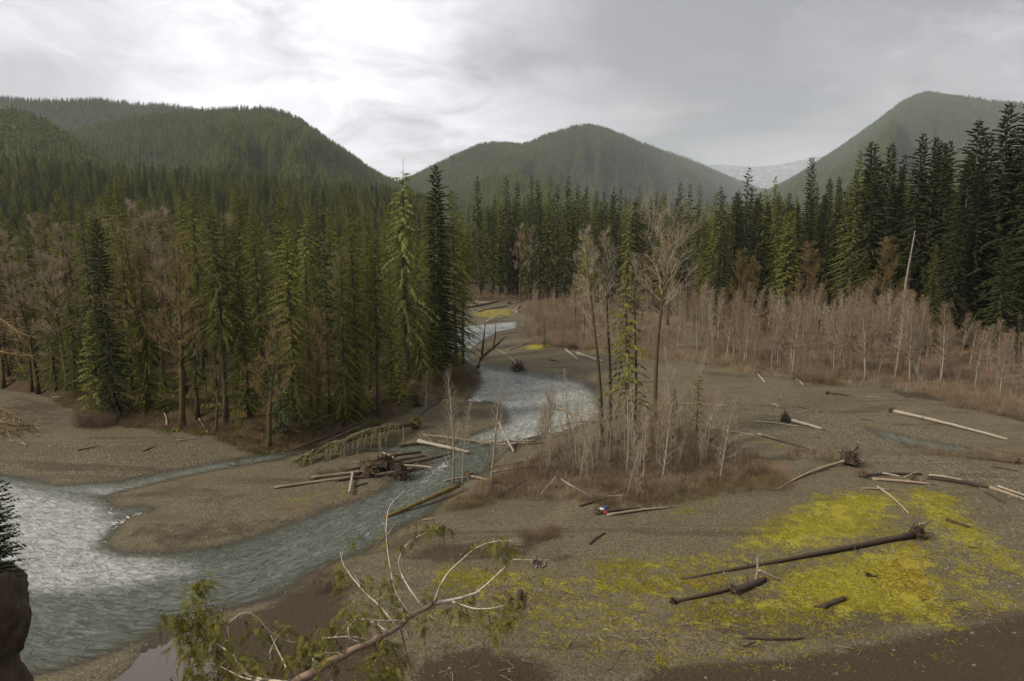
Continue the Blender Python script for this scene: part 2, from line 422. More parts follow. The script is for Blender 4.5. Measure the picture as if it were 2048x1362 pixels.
MUD = [([(225,1075),(260,1040),(420,1035),(620,1020),(660,1005),(600,1040),(480,1075),(330,1100)], .62), ([(0,790),(90,800),(150,840),(130,870),(60,860),(0,850)], .62), ([(240,1000),(330,1000),(420,990),(540,975),(600,975),(440,1020),(310,1012)], .55), ([(1110,748),(1180,742),(1240,790),(1215,830),(1200,790)], .6), ([(650,1120),(730,1120),(760,1150),(650,1200)], .5),([(100,945),(330,940),(330,952),(120,968)],.5),
 ([(1180,1420),(1300,1350),(1560,1325),(1760,1292),(1900,1262),(2100,1225),(2300,1420)], 1.0),
 ([(800,1420),(830,1320),(960,1300),(1100,1335),(1150,1420)], .9), ([(380,1420),(400,1250),(520,1205),(620,1150),(720,1150),(700,1230),(760,1280),(850,1320),(800,1420)], .95),
 ([(770,1112),(860,1088),(1000,1085),(1080,1095),(1060,1130),(960,1140),(860,1135)], .85), ([(1070,1120),(1160,1110),(1180,1140),(1100,1152),(1050,1146)], .7),
 ([(1770,785),(1850,790),(2000,830),(2100,850),(2100,868),(1900,812),(1800,800)], .9), ([(1440,715),(1600,740),(1560,756),(1480,745)], .6),
 ([(1620,770),(1650,800),(1700,835),(1850,880),(1950,910),(1930,885),(1760,845)], .45), ([(440,1000),(560,1030),(620,1020),(560,1045),(430,1080),(400,1060)], .45),
 ([(560,885),(640,868),(830,800),(850,815),(700,880),(600,910)], .5), ([(1180,1210),(1350,1220),(1420,1260),(1200,1260)], .55), ([(1040,745),(1180,760),(1240,800),(1190,775)], .55),
 ([(950,1062),(1160,1010),(1250,1050),(1130,1090),(1060,1096)], .35), ([(1460,905),(1620,925),(1690,935),(1660,950),(1480,925)], .5), ([(1560,1210),(1700,1200),(1720,1225),(1600,1240)], .5)]
LITTER = [([(900,1000),(960,955),(1100,900),(1300,860),(1450,880),(1520,920),(1610,950),(1590,985),(1480,985),(1290,1020),(1200,1030),(1120,1005),(1000,995)], .95),
 ([(990,1090),(1040,1060),(1160,1048),(1140,1085),(1060,1098)], .75), ([(1330,640),(1430,715),(1700,755),(1850,800),(2100,850),(2200,760),(1800,680)], .8), ([(1050,690),(1040,600),(1330,620),(1400,735),(1200,705)], .75),
 ([(1460,865),(1560,890),(1680,920),(1680,935),(1540,920)], .7), ([(130,790),(230,835),(250,850),(160,850),(110,800)], .5), ([(340,850),(420,880),(520,885),(480,860),(400,845)], .6), ([(1820,770),(2000,800),(2100,830),(2100,850),(1900,810)], .6),
 ([(1180,1020),(1340,1012),(1350,1025),(1200,1036)], .5), ([(1150,1225),(1400,1200),(1560,1290),(1300,1285)], .35)]
COBBLE = [([(0,900),(200,880),(440,900),(420,930),(240,962),(114,966),(0,945)], .9), ([(640,1015),(760,960),(820,955),(780,980),(700,1005),(620,1030)], 1.0), ([(1540,780),(1620,800),(1740,860),(1900,905),(1700,905),(1560,880),(1480,830)], .9),
 ([(930,800),(1005,810),(1010,842),(940,866),(850,850),(870,820)], .5), ([(1760,880),(1900,910),(2048,930),(2048,1000),(1850,940),(1700,930)], .8), ([(1740,850),(1850,860),(1960,900),(1900,880)], 1.0), ([(900,700),(1000,690),(1000,720),(940,716)], .6), ([(1850,1000),(2048,1020),(2048,1230),(1900,1150)], .6), ([(600,940),(760,960),(560,990)], .5)]
moss = np.maximum(area_mask(MOSS, 3.0), area_mask(MOSSW, 4.0)); mud = area_mask(MUD, 2.0); litter = area_mask(LITTER, 4.0); cobble = area_mask(COBBLE, 2.5); orange = area_mask(ORANGE, 1.6)
floor = np.maximum(sstep(2.4, .4, sdf(GP, BENCH) + fbm(gxf * .22, gyf * .22, 21, 4) * 3), sstep(1, -5, sdf(GP, FARBANK)))
floor = np.maximum(floor, sstep(.3, 1.0, slope(gyf) + 2 - .8)); floor = np.maximum(floor, sstep(330, 420, gyf)); floor = np.maximum(floor, ((gxf < -.075 * gyf - 8) & (gyf > 190)) * 1.0); floor = np.where(np.abs(gxf) > 300, 1, floor)
wet = sstep(1.0, .1, SDW)
for k, v in (('moss', moss), ('mud', mud), ('litter', litter), ('cobble', cobble), ('orange', orange), ('floor', floor), ('wet', wet)): fattr(gme, k, v)

m, t, b = mat_new('river_gravel')
pos = nn(t, 'ShaderNodeNewGeometry').outputs['Position']
A = {}
for k in ('moss', 'mud', 'litter', 'cobble', 'orange', 'floor', 'wet'):
    a = nn(t, 'ShaderNodeAttribute', attribute_name=k); A[k] = a.outputs['Fac']
def voro(scale, out='Color'):
    v = nn(t, 'ShaderNodeTexVoronoi'); v.inputs['Scale'].default_value = scale; t.links.new(pos, v.inputs['Vector']); return v
nA = noise(t, pos, .16, 5, .6); nB = noise(t, pos, .9, 5, .65); nC = noise(t, pos, 4.5, 4, .65); nD = noise(t, pos, 14, 3, .6)
v1 = voro(5.5); v2 = voro(13.0)
def lum(c):
    s = nn(t, 'ShaderNodeSeparateColor'); t.links.new(c, s.inputs[0]); return s.outputs[0]
st = mth(t, 'ADD', mth(t, 'MULTIPLY', lum(v1.outputs['Color']), .5), mth(t, 'MULTIPLY', lum(v2.outputs['Color']), .5))
amp = mth(t, 'ADD', .9, mth(t, 'MULTIPLY', A['cobble'], .8))
st = mth(t, 'ADD', .5, mth(t, 'MULTIPLY', mth(t, 'SUBTRACT', st, .5), amp), clamp=True)
grav = mixc(t, st, (.042, .034, .019), (.160, .134, .083))
grav = mixc(t, mth(t, 'MULTIPLY', mth(t, 'SUBTRACT', nA, .35), 1.6, clamp=True), grav, mixc(t, st, (.048, .039, .022), (.122, .100, .061)))
sand = mth(t, 'MULTIPLY', mth(t, 'SUBTRACT', mth(t, 'ADD', mth(t, 'MULTIPLY', nA, .7), mth(t, 'MULTIPLY', nB, .35)), .56), 7, clamp=True)
sand = mth(t, 'MULTIPLY', sand, mth(t, 'SUBTRACT', 1.0, A['cobble'], clamp=True))
grav = mixc(t, mth(t, 'MULTIPLY', sand, .75), grav, mixc(t, nD, (.046, .037, .023), (.090, .074, .047)))
mpb = nn(t, 'ShaderNodeMapping'); mpb.inputs['Rotation'].default_value = (0, 0, -R_(28)); mpb.inputs['Scale'].default_value = (.028, .20, 1); t.links.new(pos, mpb.inputs[0])
nF = noise(t, mpb.outputs[0], 1.0, 5, .55, .8)
grav = mixc(t, mth(t, 'MULTIPLY', mth(t, 'MULTIPLY', mth(t, 'SUBTRACT', nF, .53), 9, clamp=True), .8), grav, mixc(t, nD, (.052, .043, .027), (.094, .078, .050)))
grav = mixc(t, mth(t, 'MULTIPLY', mth(t, 'MULTIPLY', mth(t, 'SUBTRACT', .43, nF), 12, clamp=True), .75), grav, mixc(t, nD, (.036, .026, .015), (.066, .048, .029)))
def edge(a, gain, bias, w1=.8, w2=.7, w3=.5):
    s = mth(t, 'ADD', mth(t, 'MULTIPLY', mth(t, 'SUBTRACT', nB, .5), w1), mth(t, 'MULTIPLY', mth(t, 'SUBTRACT', nC, .5), w2))
    s = mth(t, 'ADD', s, mth(t, 'MULTIPLY', mth(t, 'SUBTRACT', nD, .5), w3))
    return mth(t, 'MULTIPLY', mth(t, 'SUBTRACT', mth(t, 'ADD', a, s), bias), gain, clamp=True)
col = grav
litc = mixc(t, nD, (.075, .043, .025), (.19, .112, .066))
col = mixc(t, mth(t, 'MULTIPLY', edge(A['litter'], 3, .48, 1.3, .9, .6), .85), col, litc)
mudc = mixc(t, nC, (.024, .016, .009), (.050, .035, .020))
col = mixc(t, mth(t, 'MULTIPLY', edge(A['mud'], 4, .5, 1.0, .4, .3), .93), col, mudc)
flc = mixc(t, nC, (.018, .012, .006), (.075, .042, .018))
flc = mixc(t, mth(t, 'MULTIPLY', mth(t, 'SUBTRACT', nB, .5), 5, clamp=True), flc, (.040, .042, .012))
col = mixc(t, edge(A['floor'], 4, .5, .3, .3, .2), col, flc)
orc = mixc(t, nD, (.13, .06, .008), (.30, .17, .02))
col = mixc(t, mth(t, 'MULTIPLY', edge(A['orange'], 3, .5, 1.2, 1.0, .9), .75), col, orc)
mf = edge(A['moss'], 2.6, .40, 1.9, 1.7, 1.6)
mosc = mixc(t, nD, (.165, .145, .014), (.38, .33, .030))
mosc = mixc(t, mth(t, 'MULTIPLY', edge(A['orange'], 3, .6, 1.2, 1, .9), .6), mosc, (.30, .17, .012))
col = mixc(t, mth(t, 'MULTIPLY', mf, .92), col, mosc)
wetf = mth(t, 'ADD', A['wet'], mth(t, 'MULTIPLY', mth(t, 'SUBTRACT', nB, .5), .5), clamp=True)
col = mixc(t, mth(t, 'MULTIPLY', wetf, .72), col, mixc(t, 1.0, col, (.42, .40, .38), 'MULTIPLY'))
t.links.new(col, b.inputs['Base Color'])
t.links.new(mth(t, 'SUBTRACT', .92, mth(t, 'MULTIPLY', wetf, .35)), b.inputs['Roughness']); b.inputs['Specular IOR Level'].default_value = .25
bp = nn(t, 'ShaderNodeBump'); bp.inputs['Strength'].default_value = .8; bp.inputs['Distance'].default_value = .10
hh = mth(t, 'ADD', mth(t, 'MULTIPLY', v1.outputs['Distance'], mth(t, 'ADD', -.5, mth(t, 'MULTIPLY', A['cobble'], -.7))), mth(t, 'MULTIPLY', v2.outputs['Distance'], -.3))
hh = mth(t, 'ADD', hh, mth(t, 'ADD', mth(t, 'MULTIPLY', nC, .9), mth(t, 'MULTIPLY', mf, mth(t, 'MULTIPLY', nD, 1.2))))
t.links.new(hh, bp.inputs['Height']); t.links.new(bp.outputs[0], b.inputs['Normal'])
g = link('gravel_bar', gme, m, smooth=True); g['kind'] = 'structure'

# ---------------------------------------------------------------- water
CLr = poly([(1120,628),(1040,648),(965,668),(925,692),(948,722),(1010,745),(1090,785),(1100,830),(1030,862),(950,905),(895,955),(815,1005),(715,1062),(560,1130),(400,1180),(200,1160),(20,1100),(-250,1020),(-800,960)])
CL = CLr
for _ in range(3): CL = np.concatenate([CL[:1], np.stack([CL[:-1] * .75 + CL[1:] * .25, CL[:-1] * .25 + CL[1:] * .75], 1).reshape(-1, 2), CL[-1:]])
wx = np.arange(-115, 60, .42); wy = np.arange(27, 290, .42)
WX, WY = np.meshgrid(wx, wy); WP = np.stack([WX.ravel(), WY.ravel()], 1)
sdr = np.minimum(np.minimum(sdf(WP, RIVER), sdf(WP, SIDE)), sdf(WP, PUDDLE))
keep = sdr.reshape(WX.shape) < 1.8
kq = (keep[:-1, :-1] & keep[1:, :-1] & keep[:-1, 1:] & keep[1:, 1:])
J = np.arange(WX.size).reshape(WX.shape)
wf = np.stack([J[:-1, :-1][kq], J[:-1, 1:][kq], J[1:, 1:][kq], J[1:, :-1][kq]], 1)
used, inv = np.unique(wf, return_inverse=True); wf = inv.reshape(wf.shape); WP = WP[used]; sdr = sdr[used]
best = np.full(len(WP), 1e9); U = np.zeros(len(WP)); V = np.zeros(len(WP)); acc = 0
for a, c in zip(CL[:-1], CL[1:]):
    e = c - a; Ln = np.linalg.norm(e); w = WP - a; tt = np.clip((w @ e) / (Ln * Ln), 0, 1); r = w - tt[:, None] * e
    d = (r * r).sum(1); mk = d < best; best[mk] = d[mk]
    cr = (e[0] * w[:, 1] - e[1] * w[:, 0]) / Ln; U[mk] = (acc + tt * Ln)[mk]; V[mk] = cr[mk]; acc += Ln
FOAM = [([(180,975),(205,985),(245,1015),(250,1040),(225,1070),(207,1095),(185,1085),(212,1055),(225,1030),(200,1005)], .72),([(905,905),(860,935),(830,965),(815,980),(845,960),(900,925)], 1.0), ([(1040,868),(1062,858),(1072,868),(1050,882),(1028,880)], 1.0), ([(1105,855),(1135,842),(1148,850),(1120,862)], .9), ([(236,1022),(262,1013),(305,1014),(306,1022),(268,1030),(245,1044),(222,1060),(210,1040)], .85),
 ([(700,1075),(770,1030),(778,1040),(735,1066)], .85), ([(932,797),(958,778),(972,800),(940,806)], .9), ([(895,690),(912,665),(925,690),(905,704)], .8), ([(120,1000),(200,1010),(236,1040),(190,1085),(150,1060)], .48), ([(820,990),(916,962),(915,972),(850,1000)], .75), ([(795,980),(830,960),(830,1010),(790,1030)], .42),
 ([(30,1010),(200,1120),(150,1190),(60,1180)], .30), ([(560,1110),(680,1070),(700,1090),(600,1140)], .25), ([(960,650),(1036,643),(1030,655),(980,660)], .45)]
foam = area_mask(FOAM, .9, WP)
rough_w = sstep(1.0, 6, V * 0 + 3) * 0 + area_mask([([(950,740),(1200,790),(1200,830),(1010,845),(990,800)], .35), ([(-800,950),(240,965),(240,1060),(200,1085),(300,1110),(0,1200),(-800,1150)], .55)], 3, WP)
wzs = fbm(U * .8, V * 1.9, 41, 3) * .10 * sstep(0, -2.0, sdr)
wme = mesh_np('river', np.stack([WP[:, 0], WP[:, 1], wzs + .02], 1), wf)
SUDS_GLARE = [([(-900,940),(0,955),(200,1000),(240,1040),(200,1085),(330,1110),(420,1130),(250,1170),(60,1180),(-900,1180)], .95), ([(0,1150),(500,1090),(700,1010),(820,950),(900,900),(915,960),(720,1090),(560,1170),(300,1250),(100,1330),(0,1330)], .28), ([(955,730),(1170,765),(1210,820),(1130,862),(940,870),(1010,840),(980,800),(940,800)], .75), ([(900,650),(1036,640),(1036,656),(940,700),(930,720),(895,700)], .9), ([(940,869),(1012,845),(1120,800),(1210,830),(1130,865),(1000,890)], .85), ([(60,960),(241,963),(440,925),(560,905),(440,940),(200,998)], .6)]  # sky glare on the water put into its colour, along with some suds
fattr(wme, 'suds_glare', area_mask(SUDS_GLARE, 2.4, WP))
vattr(wme, 'flow', np.stack([U, V, np.zeros(len(U))], 1)); fattr(wme, 'foam', foam); fattr(wme, 'depth', sstep(.1, -1.1, sdr)); fattr(wme, 'calm', rough_w)
m, t, b = mat_new('river_water')
fl = nn(t, 'ShaderNodeAttribute', attribute_name='flow').outputs['Vector']; fo = nn(t, 'ShaderNodeAttribute', attribute_name='foam').outputs['Fac']
de = nn(t, 'ShaderNodeAttribute', attribute_name='depth').outputs['Fac']; ca = nn(t, 'ShaderNodeAttribute', attribute_name='calm').outputs['Fac']
mp = nn(t, 'ShaderNodeMapping'); mp.inputs['Scale'].default_value = (.95, 2.1, 1); t.links.new(fl, mp.inputs[0])
w1 = noise(t, mp.outputs[0], 1.1, 7, .68, 1.2); w2 = noise(t, fl, 3.2, 4, .6, .4); w3 = noise(t, mp.outputs[0], .35, 3, .5)
bed = mixc(t, w2, (.055, .052, .036), (.10, .088, .058)); deep = mixc(t, mth(t, 'MULTIPLY', mth(t, 'SUBTRACT', w1, .3), 2.2, clamp=True), (.042, .052, .040), (.185, .202, .170))
glare = nn(t, 'ShaderNodeAttribute', attribute_name='suds_glare').outputs['Fac']
sf = mth(t, 'MULTIPLY', mth(t, 'ADD', glare, mth(t, 'MULTIPLY', mth(t, 'SUBTRACT', w3, .5), .8)), mth(t, 'MULTIPLY', mth(t, 'SUBTRACT', w1, .25), 2.2, clamp=True), clamp=True)
deep = mixc(t, mth(t, 'MULTIPLY', sf, mth(t, 'MULTIPLY', glare, 1.4, clamp=True)), deep, (.60, .61, .595))  # reflected sky painted pale, partly suds
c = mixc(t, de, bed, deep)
ff = mth(t, 'MULTIPLY', mth(t, 'SUBTRACT', mth(t, 'ADD', mth(t, 'MULTIPLY', fo, 1.0), mth(t, 'ADD', mth(t, 'MULTIPLY', mth(t, 'SUBTRACT', w1, .5), 2.4), mth(t, 'MULTIPLY', mth(t, 'SUBTRACT', w2, .5), 1.4))), .78), 3.5, clamp=True)
fspeck = mth(t, 'MULTIPLY', mth(t, 'MULTIPLY', mth(t, 'SUBTRACT', mth(t, 'ADD', mth(t, 'MULTIPLY', w1, .7), mth(t, 'MULTIPLY', w2, .5)), .82), 9, clamp=True), mth(t, 'MULTIPLY', de, .5))
ff = mth(t, 'MAXIMUM', ff, fspeck)
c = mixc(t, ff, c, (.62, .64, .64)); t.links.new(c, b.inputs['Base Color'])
b.inputs['IOR'].default_value = 1.33
t.links.new(mth(t, 'ADD', .10, mth(t, 'MULTIPLY', ff, .6)), b.inputs['Roughness'])
bp = nn(t, 'ShaderNodeBump'); bp.inputs['Strength'].default_value = 1.0
bp.inputs['Distance'].default_value = .6
hh = mth(t, 'ADD', w1, mth(t, 'MULTIPLY', w2, .28))
hh = mth(t, 'MULTIPLY', hh, mth(t, 'SUBTRACT', 1.0, mth(t, 'MULTIPLY', ca, .45)))
t.links.new(hh, bp.inputs['Height']); t.links.new(bp.outputs[0], b.inputs['Normal'])
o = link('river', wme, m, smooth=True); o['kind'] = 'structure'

px_ = np.arange(-40, -10, .6); py_ = np.arange(26, 46, .6); PX, PY = np.meshgrid(px_, py_); PP = np.stack([PX.ravel(), PY.ravel()], 1)
kp = (sdf(PP, POOL) < 1.0).reshape(PX.shape); kq = kp[:-1, :-1] & kp[1:, :-1] & kp[:-1, 1:] & kp[1:, 1:]; J = np.arange(PX.size).reshape(PX.shape)
wf = np.stack([J[:-1, :-1][kq], J[:-1, 1:][kq], J[1:, 1:][kq], J[1:, :-1][kq]], 1); used, inv = np.unique(wf, return_inverse=True)
m, t, b = mat_new('pool_water'); b.inputs['Base Color'].default_value = (.075, .062, .052, 1); b.inputs['Roughness'].default_value = .04; b.inputs['IOR'].default_value = 1.33
o = link('still_pool', mesh_np('still_pool', np.column_stack([PP[used], np.full(len(used), .012)]), inv.reshape(wf.shape)), m); o['kind'] = 'structure'

# ---------------------------------------------------------------- hills and mountains
m, t, b = mat_new('forest_floor'); p_ = nn(t, 'ShaderNodeNewGeometry').outputs['Position']
t.links.new(mixc(t, noise(t, p_, .02, 5, .6), (.018, .026, .010), (.055, .058, .022)), b.inputs['Base Color']); b.inputs['Roughness'].default_value = .95
M['forest_floor'] = m
m, t, b = mat_new('snow_forest'); p_ = nn(t, 'ShaderNodeNewGeometry').outputs['Position']; nz = noise(t, p_, .006, 8, .75)
t.links.new(mixc(t, mth(t, 'MULTIPLY', mth(t, 'SUBTRACT', nz, .5), 5, clamp=True), (.06, .07, .065), (.50, .52, .56)), b.inputs['Base Color']); b.inputs['Roughness'].default_value = .9
M['snow_forest'] = m
class Hill:
    def __init__(s, ridge, base, zb=0.0, p=1.25, amp=.12, seed=1, tree=24.0, spur=6):
        s.r = np.array([at_range(px, py, D) for px, py, D in ridge], float); s.r[:, 2] -= tree
        for _ in range(2): s.r = np.concatenate([s.r[:1], np.stack([s.r[:-1] * .75 + s.r[1:] * .25, s.r[:-1] * .25 + s.r[1:] * .75], 1).reshape(-1, 3), s.r[-1:]])
        s.b = np.array([at_range(px, 470, D)[:2] for px, D in base], float)
        
        for _ in range(3): s.b = np.concatenate([s.b[:1], np.stack([s.b[:-1] * .75 + s.b[1:] * .25, s.b[:-1] * .25 + s.b[1:] * .75], 1).reshape(-1, 2), s.b[-1:]])
        s.tu = np.linspace(0, 1, len(s.r)); s.tb = np.linspace(0, 1, len(s.b)); s.zb = zb; s.p = p; s.amp = amp; s.seed = seed; s.spur = spur
    def at(s, u, v):
        u = np.asarray(u, float); v = np.asarray(v, float)
        R = [np.interp(u, s.tu, s.r[:, k]) for k in range(3)]; B = [np.interp(u, s.tb, s.b[:, k]) for k in range(2)]
        vv = np.clip(v, 0, 1); h = R[2] - s.zb
        z = s.zb + h * (1 - vv) ** s.p
        sp = fbm(u * s.spur + .15 * v, v * .9 + 3, s.seed, 5)
        z = z + h * s.amp * 3 * sp * np.sin(np.pi * vv) * sstep(0, .45, vv)
        z = z + h * s.amp * .12 * fbm(u * 60, v * 6, s.seed + 7, 3)
        z = np.where(v < 0, R[2] + v * h * .9, z)
        off = fbm(u * s.spur * 1.3, v * 1.2, s.seed + 3, 3) * .18 * np.sin(np.pi * vv)
        w = v + off
        return R[0] + (B[0] - R[0]) * w, R[1] + (B[1] - R[1]) * w, np.maximum(z, -1.0)
    def build(s, name, mat, nu=120, nv=40):
        u = np.linspace(0, 1, nu); v = np.linspace(-.35, 1.0, nv); U, Vv = np.meshgrid(u, v)
        x, y, z = s.at(U.ravel(), Vv.ravel()); I = np.arange(nu * nv).reshape(nv, nu)
        f = np.stack([I[:-1, :-1].ravel(), I[:-1, 1:].ravel(), I[1:, 1:].ravel(), I[1:, :-1].ravel()], 1)
        o = link(name, mesh_np(name, np.stack([x, y, z], 1), f), mat, smooth=True); o['kind'] = 'structure'; return o
    def scatter_pts(s, n, vmax=1.0, vmin=-.06, pw=1.0):
        u = rng.random(n); v = vmin + (vmax - vmin) * rng.random(n) ** pw
        x, y, z = s.at(u, v); return np.stack([x, y, z], 1)

hills = {}
hills['back_left_ridge'] = Hill([(-420,150,3300),(-200,165,3300),(0,185,3300),(60,192,3250),(120,196,3250),(180,190,3250),(240,196,3300),(330,202,3350),(400,211,3400),(520,235,3500),(640,300,3600)], [(-420,2000),(0,2000),(300,2100),(640,2500)], seed=3)
hills['left_hill'] = Hill([(60,300,2050),(130,258,2100),(220,240,2150),(300,226,2200),(400,213,2250),(480,210,2280),(540,212,2300),(590,228,2330),(640,262,2380),(700,302,2450),(760,342,2520),(820,372,2600)], [(-100,900),(200,850),(450,800),(650,850),(900,1300)], seed=5, p=1.1, amp=.24, spur=6)
hills['dark_left_spur'] = Hill([(-420,200,1400),(-200,205,1380),(0,219,1350),(50,222,1330),(100,245,1300),(140,275,1250),(200,318,1180),(270,350,1080),(360,385,960),(450,410,860)], [(-420,620),(-100,600),(150,560),(300,560),(450,600)], seed=9, p=1.05, amp=.10, spur=4)
hills['left_bench_slope'] = Hill([(-420,300,640),(-200,315,650),(0,325,650),(120,335,660),(250,345,670),(380,352,690),(480,362,700),(600,372,720),(700,380,740),(800,392,780),(880,410,800)], [(-420,400),(0,390),(300,390),(600,400),(880,480)], seed=13, p=.95, amp=.05, tree=26, spur=5)
hills['middle_mountain'] = Hill([(760,375,3600),(830,346,3700),(880,323,3850),(950,288,4000),(1010,281,4100),(1045,287,4250),(1100,261,4500),(1165,246,4700),(1200,248,4900),(1240,263,5200),(1320,297,6600),(1400,325,8000),(1470,357,9500),(1560,388,11500)], [(700,1900),(900,1800),(1050,1900),(1200,2300),(1400,4000),(1600,5500)], seed=17, p=1.15, amp=.26, spur=8)
hills['near_middle_spur'] = Hill([(940,372,2400),(980,350,2300),(1010,345,2250),(1060,352,2200),(1120,372,2100),(1200,400,2000)], [(900,1300),(1050,1250),(1250,1300)], seed=19, p=1.0, amp=.1)
hills['far_ridge'] = Hill([(1200,270,12500),(1300,292,12500),(1345,300,12500),(1400,322,12600),(1450,345,12800),(1540,380,13000)], [(1200,9000),(1560,9500)], seed=23, amp=.1)
hills['snowy_valley_head'] = Hill([(1340,352,22000),(1420,326,22000),(1470,331,22200),(1530,333,22500),(1590,322,22300),(1640,312,22000),(1760,300,22000)], [(1340,15500),(1760,15500)], seed=27, amp=.25, tree=0)
hills['right_mountain'] = Hill([(1470,400,7400),(1540,378,7200),(1590,352,7000),(1640,318,6800),(1700,278,6600),(1760,234,6400),(1810,196,6200),(1850,182,6090),(1885,184,6010),(1950,194,5900),(2048,206,5720),(2200,190,5500),(2400,200,5200)], [(1300,2600),(1500,2100),(1700,1700),(1900,1500),(2150,1300),(2400,1200)], seed=31, p=1.2, amp=.13, spur=9)
for k, h_ in hills.items(): h_.build(k, M['snow_forest'] if k == 'snowy_valley_head' else M['forest_floor'], 160 if 'mount' in k else 110, 44)

def simple_conifer(seed, nw=7, nb=6, H=1.0, Rr=.15, base=.08):
    r = random.Random(seed); mb = MB()
    for w in range(nw):
        t0 = base + (1 - base) * w / nw; L = Rr * (1 - t0) ** .8 * r.uniform(.8, 1.2) + .012
        for k in range(nb):
            an = 2 * math.pi * (k + r.random()) / nb; d = Vector((math.cos(an), math.sin(an), 0)); s_ = Vector((-d.y, d.x, 0))
            ll = L * r.uniform(.7, 1.2); zt = t0 * H + r.uniform(0, .1)
            mb.leaf(Vector((0, 0, zt + .05)), d * ll + Vector((0, 0, -.06 - ll * .55)), s_ * ll * .45)
    k = len(mb.v); mb.v += [(-.012, 0, 0), (.012, 0, 0), (0, 0, 1)]; mb.f.append((k, k + 1, k + 2))
    return mb.mesh('hill_conifer', M['hill_needles'])
HC = [simple_conifer(100 + i, 7, 6, Rr=(.15, .13, .18, .12)[i]) for i in range(4)]
def hill_forest(name, h_, n, hmin, hmax, vmax=1.0, pw=1.0, wide=1.0):
    P = h_.scatter_pts(n, vmax, pw=pw); hh = rng.uniform(hmin, hmax, n); hh *= 1 + fbm(P[:, 0] / 160, P[:, 1] / 160, 5, 3) * .5
    ww = hh * rng.uniform(.85, 1.25, n) * wide
    P[:, 2] -= 1.5
    o = scatter(name, P, np.stack([ww, ww, hh], 1), rng.random(n) * 6.28, rng.integers(0, 4, n), HC)
    return o
hill_forest('back_ridge_forest', hills['back_left_ridge'], 26000, 17, 26, .75, wide=1.2)
hill_forest('left_hill_forest', hills['left_hill'], 36000, 20, 30, wide=1.15)
hill_forest('dark_spur_forest', hills['dark_left_spur'], 11000, 22, 34)
hill_forest('middle_mountain_forest', hills['middle_mountain'], 75000, 18, 30, .9, wide=1.6)
hill_forest('near_spur_forest', hills['near_middle_spur'], 7000, 20, 32)
hill_forest('far_ridge_forest', hills['far_ridge'], 5000, 20, 30, .6, wide=2)
hill_forest('right_mountain_forest', hills['right_mountain'], 75000, 20, 34, .9, wide=1.7)

# ---------------------------------------------------------------- the air
hv = np.array([(x, y, z) for x in (-19100, 19100) for y in (-390, 24900) for z in (-2.2, 2150)], float)
hf = [(0, 1, 3, 2), (4, 6, 7, 5), (0, 4, 5, 1), (2, 3, 7, 6), (0, 2, 6, 4), (1, 5, 7, 3)]
hm = bpy.data.materials.new('valley_air'); hm.use_nodes = True; t = hm.node_tree; t.nodes.clear()
out = nn(t, 'ShaderNodeOutputMaterial'); pv = nn(t, 'ShaderNodeVolumePrincipled')
pv.inputs['Color'].default_value = (.86, .92, 1.0, 1); pv.inputs['Density'].default_value = 4.2e-5; pv.inputs['Anisotropy'].default_value = .1
t.links.new(pv.outputs[0], out.inputs['Volume'])
hz = link('haze', mesh_np('haze', hv, hf), hm); hz['kind'] = 'stuff'
